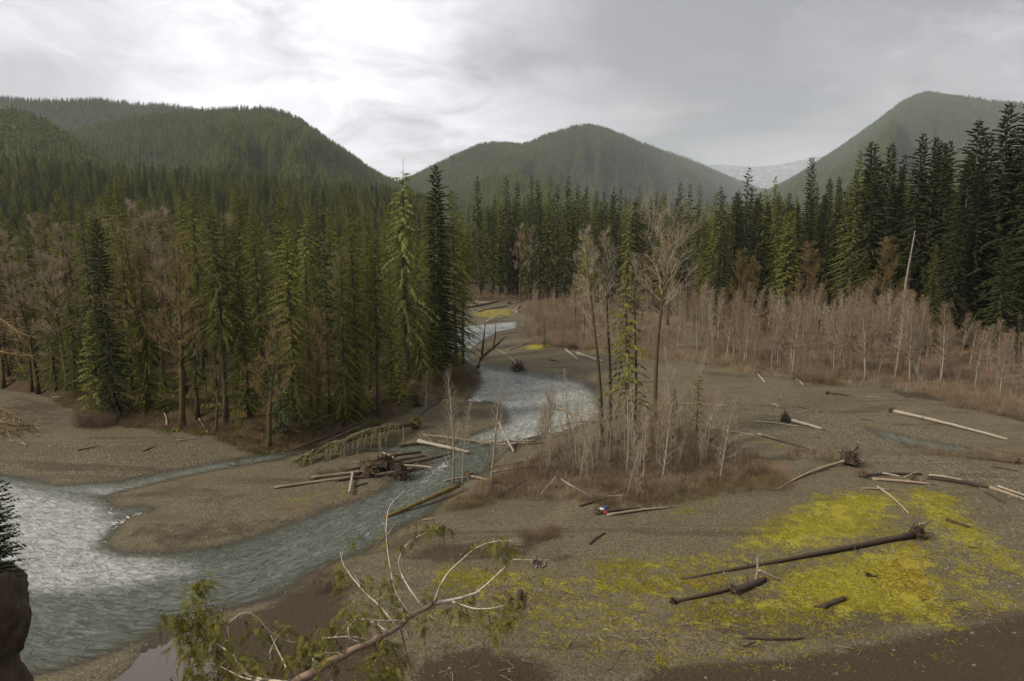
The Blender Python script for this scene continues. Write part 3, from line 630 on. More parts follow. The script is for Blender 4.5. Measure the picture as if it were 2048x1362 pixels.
# ================================================================ TREES
def conifer_meshes(seed, H=35.0, Rr=4.2, base=.12, nb=170, droop=.35, up=.1, shape=.85, spl=1.0, spw=.16, hang=.5, mat='green_needles', bark='conifer_bark', ragged=.3, dens=1.0, stubs=10, top_bare=0, r0=.36, clump=.0):
    r = random.Random(seed); mb = MB(); tb = MB()
    lean = [(r.uniform(-.4, .4), r.uniform(-.4, .4)) for _ in range(4)]
    def tr(t):
        a = math.sin(t * 2.6); return Vector((lean[0][0] * a, lean[0][1] * a, t * H))
    tb.tube([tr(i / 9) for i in range(10)], [r0 * (1 - i / 9) ** .85 * (1.35 if i == 0 else 1) + .02 for i in range(10)], 7)
    for k in range(stubs):
        z = base * r.uniform(.3, 1.3); a = r.random() * 6.28; p = tr(z); L = r.uniform(.5, 2.2)
        tb.spike(p, p + Vector((math.cos(a) * L, math.sin(a) * L, r.uniform(-.5, .2))), .05)
    gold = 2.39996; az = r.random() * 6
    for i in range(nb):
        tt = (i + r.random()) / nb
        az += gold + r.uniform(-.5, .5); t = base + (1 - base) * tt
        L = Rr * ((1 - tt) ** shape) * min(1, .5 + tt * 3.2) * (1 + r.uniform(-ragged, ragged)) + .25
        if clump: L *= 1 + clump * math.sin(tt * 38 + az * .5)
        d = Vector((math.cos(az), math.sin(az), 0)); sd_ = Vector((-d.y, d.x, 0)); p0 = tr(t)
        dr = droop * (.6 + .8 * (1 - tt)) ; upp = up + .5 * tt ** 3
        bend = r.uniform(-.25, .25)
        def path(s): return p0 + d * (L * s) + sd_ * (bend * L * s * s) + Vector((0, 0, L * (upp * s - dr * s * s)))
        if L > 1.2: mb_b = tb.spike(p0, path(.8), .035 + .012 * L)
        if tt > 1 - top_bare and r.random() < .75: continue
        m = max(3, int((3 + L * 2.1) * dens))
        for k in range(m):
            s = .16 + .84 * (k + r.random() * .8) / m
            P = path(s); tg = (path(min(1, s + .05)) - path(s - .05)).normalized()
            ll = spl * (.45 + .55 * (1 - s)) * r.uniform(.6, 1.25) * (.55 + .45 * min(1, L / 2.5))
            for sg in (-1, 1):
                dd = (tg * r.uniform(.4, .9) + sd_ * sg * r.uniform(.5, 1.0) + Vector((0, 0, -hang * r.uniform(.3, 1.2)))).normalized() * ll
                wv = (dd.cross(Vector((r.uniform(-.4, .4), r.uniform(-.4, .4), 1)))).normalized() * (spw * r.uniform(.7, 1.4) * (ll ** .5))
                mb.leaf(P, dd, wv)
            if r.random() < .75:
                dd = (tg * .5 + Vector((r.uniform(-.25, .25), r.uniform(-.25, .25), -hang * 1.1))).normalized() * ll * .9
                wv = (dd.cross(Vector((r.uniform(-1, 1), r.uniform(-1, 1), .1)))).normalized() * (spw * r.uniform(.7, 1.3))
                mb.leaf(P, dd, wv)
    mb.leaf(tr(.97), Vector((0, 0, .05 * H)), Vector((.06, 0, 0)))
    return (tb.mesh('trunk', M[bark], True), mb.mesh('crown', M[mat]), H)

def bare_meshes(seed, H=20.0, r0=.3, first=.35, nl=26, Lf=.28, ang=.9, levels=3, twig='pale_twig', bark='moss_bark', spread=1.0, curve=.25, limb=.42, ntw=7, tw_r=.016, lean=.05, top=.35):
    r = random.Random(seed); tb = MB(); cb = MB(); lb = MB()
    def grow(p, d, L, rad, lev):
        n = 4; pts = [p]; dirs = [d]
        for i in range(n):
            d = (d + Vector((r.uniform(-1, 1), r.uniform(-1, 1), r.uniform(-.6, 1.0) + .25)) * curve * .55).normalized()
            p = p + d * (L / n); pts.append(p); dirs.append(d)
        if lev <= 1 and rad > .03: lb.tube(pts, [rad * (1 - .75 * i / n) for i in range(n + 1)], 4 if lev == 1 else 5, False)
        else:
            cb.spike(pts[0], pts[2], rad); cb.spike(pts[2] - (pts[2] - pts[1]) * .4, pts[4], rad * .7)
        if lev >= levels:
            return
        k = ntw if lev == levels - 1 else max(3, int(ntw * .7))
        for j in range(k):
            s = .25 + .75 * (j + r.random()) / k; ii = min(n - 1, int(s * n)); q = pts[ii].lerp(pts[ii + 1], s * n - ii)
            a = Vector((r.uniform(-1, 1), r.uniform(-1, 1), r.uniform(-.5, .9))); a = (a - a.project(dirs[ii])).normalized()
            nd = (dirs[ii] * .75 + a * ang * r.uniform(.6, 1.1)).normalized()
            grow(q, nd, L * (.55 - .25 * s) * r.uniform(.7, 1.3) + .2, max(tw_r, rad * .45), lev + 1)
    lx, ly = r.uniform(-lean, lean) * H, r.uniform(-lean, lean) * H
    def tr(t): return Vector((lx * t * t + math.sin(t * 5) * .012 * H * curve * 2, ly * t * t, t * H * .96))
    tops = [(tr, 1.0)]
    tb.tube([tr(i / 10) for i in range(11)], [r0 * (1 - i / 10) ** .75 * (1.25 if i == 0 else 1) + .02 for i in range(11)], 7)
    az = r.random() * 6
    for i in range(nl):
        tt = (i + r.random()) / nl; t = first + (1 - first) * tt; az += 2.4 + r.uniform(-.6, .6)
        L = H * Lf * ((1 - tt) ** .6 * (1 - top) + top * .5) * min(1, .55 + tt * 2) * r.uniform(.65, 1.2) * spread
        up = r.uniform(.25, .7) + .9 * tt
        d = Vector((math.cos(az), math.sin(az), up)).normalized()
        grow(tr(t), d, L, max(.02, r0 * limb * (1 - tt * .7)), 1)
    return (tb.mesh('trunk', M[bark], True), cb.mesh('twigs', M[twig]), H, lb.mesh('limbs', M['grey_bark' if twig == 'pale_twig' else bark], True) if lb.f else None)

def place(name, proto, x, y, H, label, cat, group=None, rz=None, wide=1.0, z=None, sink=.25):
    tm, cm, H0 = proto[:3]; s = H / H0
    if z is None: z = H1(x, y)
    e = empty(name, (x, y, z - sink), random.random() * 6.28 if rz is None else rz, (s * wide, s * wide, s))
    tl = .05 if len(proto) > 3 else .018
    if H < 26 or len(proto) == 3: e.rotation_euler[0] += random.gauss(0, tl); e.rotation_euler[1] += random.gauss(0, tl)
    o = link('trunk', tm, parent=e); o = link('twigs' if len(proto) > 3 else 'crown', cm, parent=e)
    if len(proto) > 3 and proto[3]: link('limbs', proto[3], parent=e)
    tag(e, label, cat, group); return e
def spot(px, pbase, ptop, z0=1.6):
    x, y = at(px, pbase, z0); z = H1(x, y); x, y = at(px, pbase, z)
    d = ray(px, ptop); zt = CAMH + d[2] * y / d[1]; 
    dx = ray(px, ptop)[0] * y / ray(px, ptop)[1] - x
    return x, y, max(zt - z, 1.0)

C = {}
for i in range(3):
    C['green', i] = conifer_meshes(10 + i, 32, 4.7, .05, 230, .42, .08, .60, .68, .072, .9, 'green_needles', ragged=.45, dens=2.2, clump=.18)
    C['dark', i] = conifer_meshes(20 + i, 48, 6.6, .06, 280, .30, .10, .58, .95, .16, .6, 'dark_needles', dens=1.9, ragged=.38, r0=.55, clump=.22)
    C['slim', i] = conifer_meshes(30 + i, 36, 2.4, .16, 190, .45, .05, .55, .65, .075, 1.0, 'green_needles', ragged=.5, dens=2.0)
    C['young', i] = conifer_meshes(40 + i, 14, 2.5, .02, 130, .18, .22, .95, .75, .12, .4, 'green_needles', ragged=.2, stubs=0, r0=.16)
    C['bare_foot', i] = conifer_meshes(50 + i, 33, 3.8, .40, 150, .45, .05, .65, .75, .08, 1.0, 'green_needles', ragged=.55, stubs=60, dens=2.0)
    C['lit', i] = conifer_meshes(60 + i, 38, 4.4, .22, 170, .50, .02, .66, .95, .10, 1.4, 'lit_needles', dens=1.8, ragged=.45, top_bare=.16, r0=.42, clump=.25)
    C['far', i] = conifer_meshes(70 + i, 44, 4.8, .10, 125, .32, .08, .65, 1.3, .20, .8, 'green_needles', ragged=.55, dens=.7, r0=.5, clump=.25)
    C['fardark', i] = conifer_meshes(80 + i, 44, 4.6, .10, 125, .32, .08, .65, 1.3, .22, .7, 'dark_needles', ragged=.5, dens=.75, r0=.5, clump=.22)
C['column', 0] = conifer_meshes(90, 42, 2.9, .08, 230, .25, .10, .42, .95, .19, .5, 'dark_needles', ragged=.15, r0=.45)
C['blue', 0] = conifer_meshes(92, 16, 2.0, .03, 140, .22, .15, .9, .7, .12, .4, 'blue_needles', ragged=.15, stubs=0, r0=.16)
C['yellow', 0] = conifer_meshes(93, 14, 2.4, .03, 150, .25, .15, .8, .75, .12, .6, 'yellow_needles', ragged=.25, stubs=0, r0=.16)
C['sparse', 0] = conifer_meshes(94, 46, 3.9, .30, 85, .25, .12, .6, 1.3, .22, .6, 'dark_needles', ragged=.6, r0=.5, clump=.35)
C['litslim', 0] = conifer_meshes(95, 44, 4.2, .08, 200, .42, .05, .80, .80, .09, 1.0, 'yellow_needles', dens=2.0, ragged=.45, r0=.45, clump=.2)
def cp(k): 
    n = sum(1 for q in C if q[0] == k); return C[k, random.randrange(n)]

def words_ord(i): return ['first', 'second', 'third', 'fourth', 'fifth', 'sixth', 'seventh', 'eighth', 'ninth', 'tenth', 'eleventh', 'twelfth', 'thirteenth', 'fourteenth', 'fifteenth', 'sixteenth', 'seventeenth', 'eighteenth', 'nineteenth', 'twentieth'][i]

# ---- the grove on the left bank: front trees, one by one
LG = 'conifers of the left-bank grove'
for px, pb, pt, k, lab, wide in [
 (18, 752, 470, 'dark', 'dark conifer at the left picture edge behind the gravel slope', .8),
 (62, 765, 478, 'slim', 'slim dark conifer between the two pink bare crowns far left', .9),
 (112, 775, 500, 'green', 'feathery green conifer standing right of the slim dark one at far left', .8),
 (150, 788, 560, 'green', 'drooping green conifer whose skirts touch the leafy bank at left', .9),
 (205, 822, 612, 'yellow', 'young yellow-green conifer glowing at the edge of the left gravel bar', 1.1),
 (232, 822, 412, 'dark', 'tall dark conifer directly behind the young yellow-green one', .75),
 (290, 836, 690, 'young', 'small dense dark green conifer right on the left gravel edge', 1.0),
 (300, 815, 480, 'green', 'green conifer between the tall dark one and the mossy maple', .85),
 (395, 826, 470, 'slim', 'slim green conifer just right of the big mossy maple', 1.1),
 (452, 842, 405, 'bare_foot', 'tall conifer on a clear grey lower trunk left of the gravel notch', 1.15),
 (500, 835, 440, 'green', 'soft green conifer behind the small mossy maple on the cut bank', .9),
 (562, 858, 640, 'blue', 'narrow blue-green young conifer beside the mossy maple on the cut bank', 1.15),
 (480, 860, 810, 'young', 'knee-high dark green conifer at the foot of the clear-trunked tree', 1.0),
 (590, 838, 430, 'green', 'full green conifer above the narrow blue-green young one', .9),
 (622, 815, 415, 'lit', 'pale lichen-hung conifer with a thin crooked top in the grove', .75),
 (660, 822, 400, 'sparse', 'thin sparse conifer with a bare pole top, middle of the grove', .62),
 (690, 828, 455, 'green', 'green conifer right of the thin sparse one', .85),
 (716, 815, 415, 'green', 'pointed yellowish conifer left of the brown-trunked one', .85),
 (757, 812, 440, 'bare_foot', 'conifer with long bare brown trunk and drooping boughs by the log beams', 1.1),
 (785, 790, 520, 'green', 'mid-height green conifer right of the brown-trunked one', .9),
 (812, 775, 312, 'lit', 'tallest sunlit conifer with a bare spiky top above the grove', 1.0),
 (840, 765, 480, 'green', 'green conifer filling the gap below the tallest sunlit one', .9),
 (858, 755, 560, 'young', 'shorter green conifer near the river corner of the grove', 1.0),
 (884, 748, 326, 'dark', 'tall dark-topped conifer right beside the sunlit tallest one', .85),
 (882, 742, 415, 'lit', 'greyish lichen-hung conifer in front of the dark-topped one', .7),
 (912, 736, 378, 'green', 'broad green conifer forming the right corner of the grove', 1.05),
 (926, 728, 420, 'bare_foot', 'conifer on a thin clear trunk closest to the upper river bend', .85),
 (800, 800, 640, 'young', 'low green conifer on the cut bank above the dark log beams', 1.0),
 (640, 845, 700, 'young', 'low dark green conifer beneath the mossy maple by the log beams', 1.0),
 (330, 838, 730, 'young', 'low dark conifer at the left of the big mossy maple', .9)]:
    x, y, H = spot(px, pb, pt); place('conifer_tree', cp(k), x, y, H, lab, 'conifer', LG, wide=wide)

def near_mark(px, marks):
    q = min(marks, key=lambda m_: abs(m_[0] - px)); return ('just left of ' if px < q[0] - 4 else 'right behind ' if abs(px - q[0]) <= 4 else 'just right of ') + q[1]
# ---- the depth of the grove
def in_poly(pg, n, dmin):
    lo = pg.min(0); hi = pg.max(0); out = []; tries = 0
    while len(out) < n and tries < n * 60:
        tries += 1; p = lo + (hi - lo) * rng.random(2)
        if sdf(p[None], pg)[0] > -.3: continue
        if not -25 < pxof(p[0], p[1], 8)[0] < 2073: continue
        if any((p[0] - q[0]) ** 2 + (p[1] - q[1]) ** 2 < dmin * dmin for q in out): continue
        out.append(p)
    return out
def pxof(x, y, z):
    c, s = math.cos(PITCH), math.sin(PITCH); zz = z - CAMH
    dep = y * c - zz * s; up = y * s + zz * c
    return CX + FPX * x / dep, CY - FPX * up / dep
IN1 = poly([(-60,735),(60,745),(180,790),(340,815),(500,830),(640,825),(760,795),(860,745),(915,712),(890,690),(880,650),(500,655),(-60,655)], 1.6)
pts = in_poly(IN1, 84, 4.0); pts.sort(key=lambda p: pxof(p[0], p[1], 10)[0])
for i, p in enumerate(pts):
    k = random.choice(['green', 'green', 'green', 'green', 'slim', 'bare_foot']); px = pxof(p[0], p[1], 10)[0]
    zone = near_mark(px, [(40, 'the left picture edge'), (138, 'the pinkish bare crowns'), (232, 'the tall dark conifer'), (362, 'the big mossy maple'), (452, 'the grey-trunked conifer'), (538, 'the cut-bank maple'), (622, 'the lichen-hung conifer'), (700, 'the pointed yellowish conifer'), (757, 'the brown-trunked conifer'), (812, 'the tallest sunlit conifer'), (884, 'the dark-topped conifer')])
    place('conifer_tree', cp(k), p[0], p[1], rng.uniform(24, 31) - max(0, (p[1] - 110) * .01), {'green': 'green', 'slim': 'slim green', 'dark': 'dark', 'bare_foot': 'clear-trunked'}[k] + ' conifer deep in the grove, ' + zone, 'conifer', 'conifers deep in the left-bank grove', wide=rng.uniform(.75, 1.0))

# ---- right forest, front trees by the alders
RG = 'tall conifers of the right forest'
for px, pb, pt, k, lab, wide in [
 (1372, 628, 366, 'sparse', 'conifer with a thin cross-shaped spire left of the heavy-headed one', .75),
 (1395, 640, 470, 'green', 'green conifer half behind the wide bare cottonwood crown', .9),
 (1435, 660, 452, 'column', 'narrow almost black conifer standing alone before the alders', 1.15),
 (1487, 618, 334, 'sparse', 'conifer with a heavy clumped head on a thinner neck', 1.0),
 (1455, 625, 400, 'litslim', 'yellowish lichen-hung conifer left of the heavy-headed one', .7),
 (1520, 625, 372, 'far', 'sparse-topped conifer between the heavy-headed one and the dark column', .9),
 (1565, 650, 420, 'yellow', 'yellow-green conifer in front of the dark columnar tree', .9),
 (1606, 622, 312, 'column', 'slender dark columnar conifer rising well above its neighbours', .95),
 (1640, 635, 355, 'dark', 'dark conifer just right of the slender column', .65),
 (1662, 632, 350, 'dark', 'dark conifer filling the gap left of the sunlit yellow-green spire', .6),
 (1692, 655, 300, 'litslim', 'sunlit yellow-green conifer with a crooked spire, right forest', 1.15),
 (1745, 650, 285, 'dark', 'dark layered conifer right of the sunlit spire', .85),
 (1772, 660, 330, 'dark', 'dark conifer behind the bare grey snag', .7),
 (1812, 665, 266, 'dark', 'dark conifer above the bare grey snag, left twin of a close pair', .85),
 (1838, 668, 272, 'dark', 'dark conifer, right twin of the close pair above the snag', .8),
 (1872, 672, 280, 'dark', 'dark conifer between the close pair and the big round-headed one', .8),
 (1912, 680, 238, 'dark', 'big dark round-headed conifer left of the two tallest', 1.0),
 (1945, 690, 330, 'dark', 'shorter dark conifer in front of the tallest trees at right', .8),
 (1975, 690, 204, 'dark', 'second tallest dark conifer near the right edge', 1.0),
 (2006, 694, 200, 'dark', 'tallest dark conifer near the right edge', 1.0),
 (2042, 705, 250, 'dark', 'dark conifer cut by the right picture edge', 1.0),
 (1890, 705, 430, 'dark', 'low dark conifer behind the alders below the round-headed one', .9),
 (1850, 690, 480, 'green', 'low green conifer behind the alders right of the snag', .9),
 (1720, 665, 500, 'green', 'low green conifer at the foot of the sunlit spire', 1.0),
 (1990, 725, 470, 'dark', 'low spreading dark conifer at the right edge behind the alders', 1.0)]:
    x, y, H = spot(px, pb, pt, 1.2); place('conifer_tree', cp(k), x, y, H, lab, 'conifer', RG, wide=wide)
INR = poly([(1420,650),(1600,655),(1760,672),(1900,690),(2100,720),(2400,730),(2700,650),(2100,607),(1500,600)], 1.6)
for p in in_poly(INR, 84, 4.6):
    px = pxof(p[0], p[1], 10)[0]
    zone = near_mark(px, [(1435, 'the almost black conifer'), (1487, 'the heavy-headed conifer'), (1565, 'the yellow-green conifer'), (1606, 'the slender dark column'), (1692, 'the sunlit spire'), (1745, 'the layered conifer'), (1793, 'the grey snag'), (1838, 'the close dark pair'), (1912, 'the round-headed conifer'), (1990, 'the two tallest conifers')])
    place('conifer_tree', cp(random.choice(['dark', 'dark', 'fardark', 'green'] if px > 1700 else ['fardark', 'far', 'dark', 'green'])), p[0], p[1], (rng.uniform(36, 45) if px > 1700 else rng.uniform(28, 36)), 'dark conifer deep in the forest, ' + zone, 'conifer', 'conifers deep in the right forest', wide=rng.uniform(.8, 1.05))

# ---- forest across the far bend
FG = 'conifers across the far river bend'
for i, (px, pt) in enumerate([(962, 352), (985, 420), (1000, 385), (1018, 350), (1035, 362), (1052, 440), (1062, 352), (1078, 356), (1098, 350), (1112, 366), (1128, 350), (1140, 400), (1152, 368), (1172, 372), (1190, 410), (1205, 382), (1230, 370), (1252, 384), (1275, 372), (1296, 390), (1320, 382), (1345, 392)]):
    pb = 592 + i * 1.3 + random.uniform(-2, 4)
    x, y, H = spot(px, pb, pt, 1.6)
    place('conifer_tree', cp('fardark' if i % 3 != 2 else 'far'), x, y, H, '%s tall conifer from the left in the row across the far bend' % words_ord(i % 20) if i < 20 else ('conifer behind the twin bare cottonwoods at the end of the far row' if i == 20 else 'last conifer of the far row before the right forest'), 'conifer', FG, wide=rng.uniform(.75, .95))
for px, pb, pt, k, lab, w_ in [(1170, 622, 470, 'yellow', 'bright yellow-green pointed conifer left of the twin cottonwoods', 1.15), (1025, 598, 470, 'dark', 'dark conifer at the water edge across the far bend', .9), (1100, 600, 500, 'dark', 'lower dark conifer right of the pale bare maples across the bend', 1.0), (985, 596, 455, 'lit', 'lichen-draped conifer at the left end of the far bank', .8),
  (1090, 695, 640, 'young', 'small dark conifer among the red shrubs by the yellow moss', 1.0), (1345, 880, 760, 'young', 'small green conifer inside the bare thicket', .9)]:
    x, y, H = spot(px, pb, pt, 1.5); place('conifer_tree', cp(k), x, y, H, lab, 'conifer', FG if pb < 640 else None, wide=w_)
INF = poly([(930,588),(1250,592),(1500,606),(1700,610),(1700,566),(930,560)], 1.6)
for p in in_poly(INF, 66, 6.5):
    zone = near_mark(pxof(p[0], p[1], 10)[0], [(962, 'the left end of the row'), (1025, 'the dark water-edge conifer'), (1062, 'the pale bare maple crowns'), (1110, 'the lower dark conifer'), (1170, 'the bright yellow-green conifer'), (1213, 'the twin cottonwoods'), (1311, 'the wide cottonwood'), (1372, 'the cross-shaped spire'), (1487, 'the heavy-headed conifer'), (1606, 'the slender dark column')])
    place('conifer_tree', cp(random.choice(['far', 'fardark'])), p[0], p[1], rng.uniform(34, 43), 'conifer behind the far bend row, ' + zone, 'conifer', 'conifers behind the far bend row', wide=rng.uniform(.8, 1.0))
# beyond these the forest goes on as one mass
FP = [C['far', 0][1], C['far', 1][1], C['fardark', 0][1], C['fardark', 1][1]]
n = 9500; yy = np.where(rng.random(9500) < .1, 235, 320) + (rng.random(n) ** 1.3) * 1500; xx = (rng.random(n) * 2 - 1) * (yy * .80 + 20)
mk = ~((xx < -.09 * yy) & (yy > 640)) ; xx = xx[mk]; yy = yy[mk]
hh = rng.uniform(.75, 1.05, len(xx)) * (1 + fbm(xx / 90, yy / 90, 3, 3) * .25); zz = ground_h(xx, yy)
zz = np.where(yy > 470, np.maximum(zz, 1.6) + 12 * sstep(500, 1500, yy), zz)
left = xx < -.05 * yy
hh = np.where(left, hh * .62, hh * .92)
mk2 = (yy > 320) | (xx < -.17 * yy - 4); xx, yy, hh, zz = xx[mk2], yy[mk2], hh[mk2], zz[mk2]
scatter('valley_forest', np.stack([xx, yy, zz - .5], 1), np.stack([hh * .95, hh * .95, hh], 1), rng.random(len(xx)) * 6.28, rng.integers(0, 4, len(xx)), FP)
h_ = hills['left_bench_slope']; P = h_.scatter_pts(5200, 1.0); hh = rng.uniform(.62, .92, len(P)); P[:, 2] -= 1
scatter('bench_slope_forest', P, np.stack([hh * .95, hh * .95, hh], 1), rng.random(len(P)) * 6.28, rng.integers(0, 4, len(P)), FP)

# ---- bare trees
B = {}
for i in range(2):
    B['maple', i] = bare_meshes(200 + i, 26, .40, .28, 22, .27, .9, 3, 'orange_twig', 'moss_bark', 1.0, .36, ntw=12, tw_r=.014)
    B['pinkmaple', i] = bare_meshes(210 + i, 24, .32, .35, 22, .27, .8, 3, 'pink_twig', 'moss_bark', 1.0, .30, ntw=12, tw_r=.016)
    B['cotton', i] = bare_meshes(220 + i, 28, .30, .50, 26, .19, .9, 3, 'pale_twig', 'moss_bark', 1.0, .44, ntw=9, tw_r=.012, lean=.01, limb=.22)
    B['small', i] = bare_meshes(230 + i, 10, .10, .15, 34, .28, .8, 2, 'pale_twig', 'grey_bark', .9, .45, ntw=9, tw_r=.010, lean=.22)
for i in range(4):
    B['alder', i] = bare_meshes(240 + i, 13, .11, .30, 56, .21, .75, 2, 'red_twig', 'grey_bark', 1.15, .22, ntw=17, tw_r=.015, lean=.10, top=.5)
    B['pole', i] = bare_meshes(250 + i, 12, .09, .40, 34, .17, .7, 2, 'pale_twig', 'grey_bark', .9, .20, ntw=11, tw_r=.013, lean=.14, top=.5)
B['widecotton', 0] = bare_meshes(260, 27, .30, .58, 24, .46, .9, 3, 'pale_twig', 'moss_bark', 1.0, .42, ntw=11, tw_r=.013, lean=.01, top=1.15, limb=.24)
B['redmaple', 0] = bare_meshes(262, 20, .3, .20, 30, .30, .8, 3, 'rust_twig', 'moss_bark', 1.0, .3, ntw=12, tw_r=.022)
def bp_(k):
    n = sum(1 for q in B if q[0] == k); return B[k, random.randrange(n)]
for px, pb, pt, k, lab, w_ in [
 (362, 836, 440, 'maple', 'big mossy bare maple with dark upright trunk behind the left gravel bar', 1.0),
 (290, 820, 430, 'maple', 'russet bare maple behind the big mossy one', .9),
 (538, 868, 585, 'maple', 'small gnarled mossy maple standing on the orange cut bank', 1.1),
 (640, 838, 590, 'maple', 'mossy yellow-limbed maple above the dark log beams', 1.0),
 (430, 840, 640, 'maple', 'crooked mossy maple sapling under the clear-trunked conifer', .9),
 (75, 768, 500, 'pinkmaple', 'pinkish bare crown at the far left of the grove', 1.2),
 (138, 780, 500, 'pinkmaple', 'pinkish bare crown right of the slim dark conifer', 1.3),
 (5, 760, 520, 'maple', 'mossy bare maple cut by the left picture edge', 1.0),
 (1205, 892, 440, 'cotton', 'left twin of the two tall bare cottonwoods in the thicket', .9),
 (1221, 884, 446, 'cotton', 'right twin of the two tall bare cottonwoods in the thicket', .85),
 (1311, 842, 444, 'widecotton', 'wide-crowned pale bare cottonwood right of the ivy-clad tree', 1.0),
 (1268, 880, 500, 'cotton', 'dark forked bare cottonwood clad in green conifer boughs', .8),
 (1256, 876, 560, 'pole', 'thin grey pole-like tree left of the forked cottonwood', .55),
 (1150, 660, 545, 'pinkmaple', 'pale cream bare tree in front of the yellow-green conifer', .8),
 (1168, 690, 552, 'pinkmaple', 'pale bare tree with white limbs right of the cream one', .7),
 (1040, 600, 445, 'pinkmaple', 'pale bare maple crown across the far bend, left one', .8),
 (1068, 602, 448, 'pinkmaple', 'pale bare maple crown across the far bend, right one', .8),
 (1285, 640, 510, 'redmaple', 'orange mossy maple behind the wide cottonwood', .9),
 (1335, 650, 490, 'redmaple', 'orange-brown maple right of the wide cottonwood trunk', .9),
 (1470, 660, 490, 'redmaple', 'orange-brown maple right of the almost black conifer', .9),
 (1500, 662, 505, 'redmaple', 'second orange-brown maple right of the almost black conifer', .9),
 (1610, 665, 485, 'redmaple', 'rust-coloured maple beneath the dark columnar conifer', 1.1),
 (1755, 672, 475, 'redmaple', 'dark rust maple just left of the grey snag', 1.0),
 (905, 966, 742, 'small', 'leaning bare tree at the left tip of the thicket by the rapids', .9),
 (925, 975, 790, 'pole', 'thin bare pole beside the leaning tree at the rapids', .8),
 (980, 975, 742, 'small', 'bare tree standing before the log jam, left of the upright splinter', .85),
 (1090, 910, 740, 'small', 'slim bare tree with fine twigs in the gap of the log jam', .7),
 (1135, 905, 735, 'small', 'pale bare tree right of the slim one at the log jam', .7),
 (1150, 940, 760, 'pole', 'leaning pale stem in the left part of the thicket', .8),
 (1165, 915, 780, 'pole', 'second leaning pale stem left of the twin cottonwoods', .8),
 (1345, 905, 690, 'small', 'knobbly bare tree behind the drooping white one', .9),
 (1372, 890, 690, 'small', 'leaning dark tree with ivy clumps in the thicket', .7),
 (1410, 930, 770, 'small', 'red-twigged bare tree in the right part of the thicket', 1.0),
 (1440, 960, 790, 'small', 'drooping white-limbed bush tree at the right end of the thicket', 1.3),
 (1470, 930, 800, 'alder', 'rounded red-twigged tree at the right edge of the thicket', 1.2),
 (1255, 990, 880, 'pole', 'short pale bare tree at the front edge of the thicket', 1.2),
 (1275, 995, 870, 'small', 'pale leaning bare tree at the front edge of the thicket', 1.0),
 (850, 820, 735, 'small', 'twisted pale bare bush on the gravel below the grove corner', 1.8)]:
    x, y, H = spot(px, pb, pt, 1.0); place('bare_tree', bp_(k), x, y, H, lab, 'bare tree', 'bare leafless trees', wide=w_)
INT = poly([(960,965),(1100,905),(1240,865),(1420,885),(1480,925),(1400,955),(1260,985),(1150,985),(1060,960)], .6)
for p in in_poly(INT, 68, 1.4):
    px = pxof(p[0], p[1], 1)[0]; zone = near_mark(px, [(980, 'the tree by the splinter'), (1090, 'the slim jam tree'), (1150, 'the leaning pale stem'), (1213, 'the twin cottonwoods'), (1262, 'the green-clad cottonwood'), (1311, 'the wide cottonwood'), (1345, 'the knobbly tree'), (1440, 'the drooping white tree')])
    place('bare_sapling', bp_(random.choice(['small', 'small', 'pole', 'alder'])), p[0], p[1], rng.uniform(3.5, 8.5), 'bare thicket sapling, ' + zone, 'sapling', 'bare saplings of the central thicket', wide=rng.uniform(.8, 1.3))
# green boughs on the forked cottonwood are a small conifer grown round its stem
x, y, H = spot(1262, 885, 540, 1.0)
place('conifer_tree', conifer_meshes(96, 24, 3.4, .16, 70, .40, .05, .5, 1.0, .15, .9, 'green_needles', ragged=.6, r0=.12), x - .5, y - .3, H, 'ragged green conifer grown round the forked cottonwood', 'conifer', None, wide=1.0)

for i, (px, pb, pt, H) in enumerate([(45, 735, 0, 24), (165, 740, 0, 25), (250, 745, 0, 26), (310, 740, 0, 27), (215, 700, 0, 28), (280, 690, 0, 30), (410, 720, 0, 25), (470, 700, 0, 27), (100, 700, 0, 27), (340, 700, 0, 28), (560, 760, 0, 20), (330, 790, 0, 22), (700, 730, 0, 20)]):
    x, y = at(px, pb, 1.6); place('bare_tree', bp_('pinkmaple'), x, y, H, 'pinkish bare crown in the grove, ' + near_mark(px, [(40, 'the left picture edge'), (138, 'the pinkish pair'), (232, 'the tall dark conifer'), (290, 'the russet maple'), (362, 'the big mossy maple'), (452, 'the grey-trunked conifer'), (560, 'the cut-bank maple'), (700, 'the pointed yellowish conifer')]), 'bare tree', 'bare crowns between the grove conifers', wide=1.15)
x, y, H = spot(1388, 892, 745, 1.0); place('conifer_tree', conifer_meshes(98, 14, 1.9, .25, 60, .45, .05, .5, .6, .08, .9, 'green_needles', ragged=.7, r0=.1, dens=1.6), x, y - .4, H, 'ragged ivy-like green clumps on the leaning dark thicket tree', 'conifer')
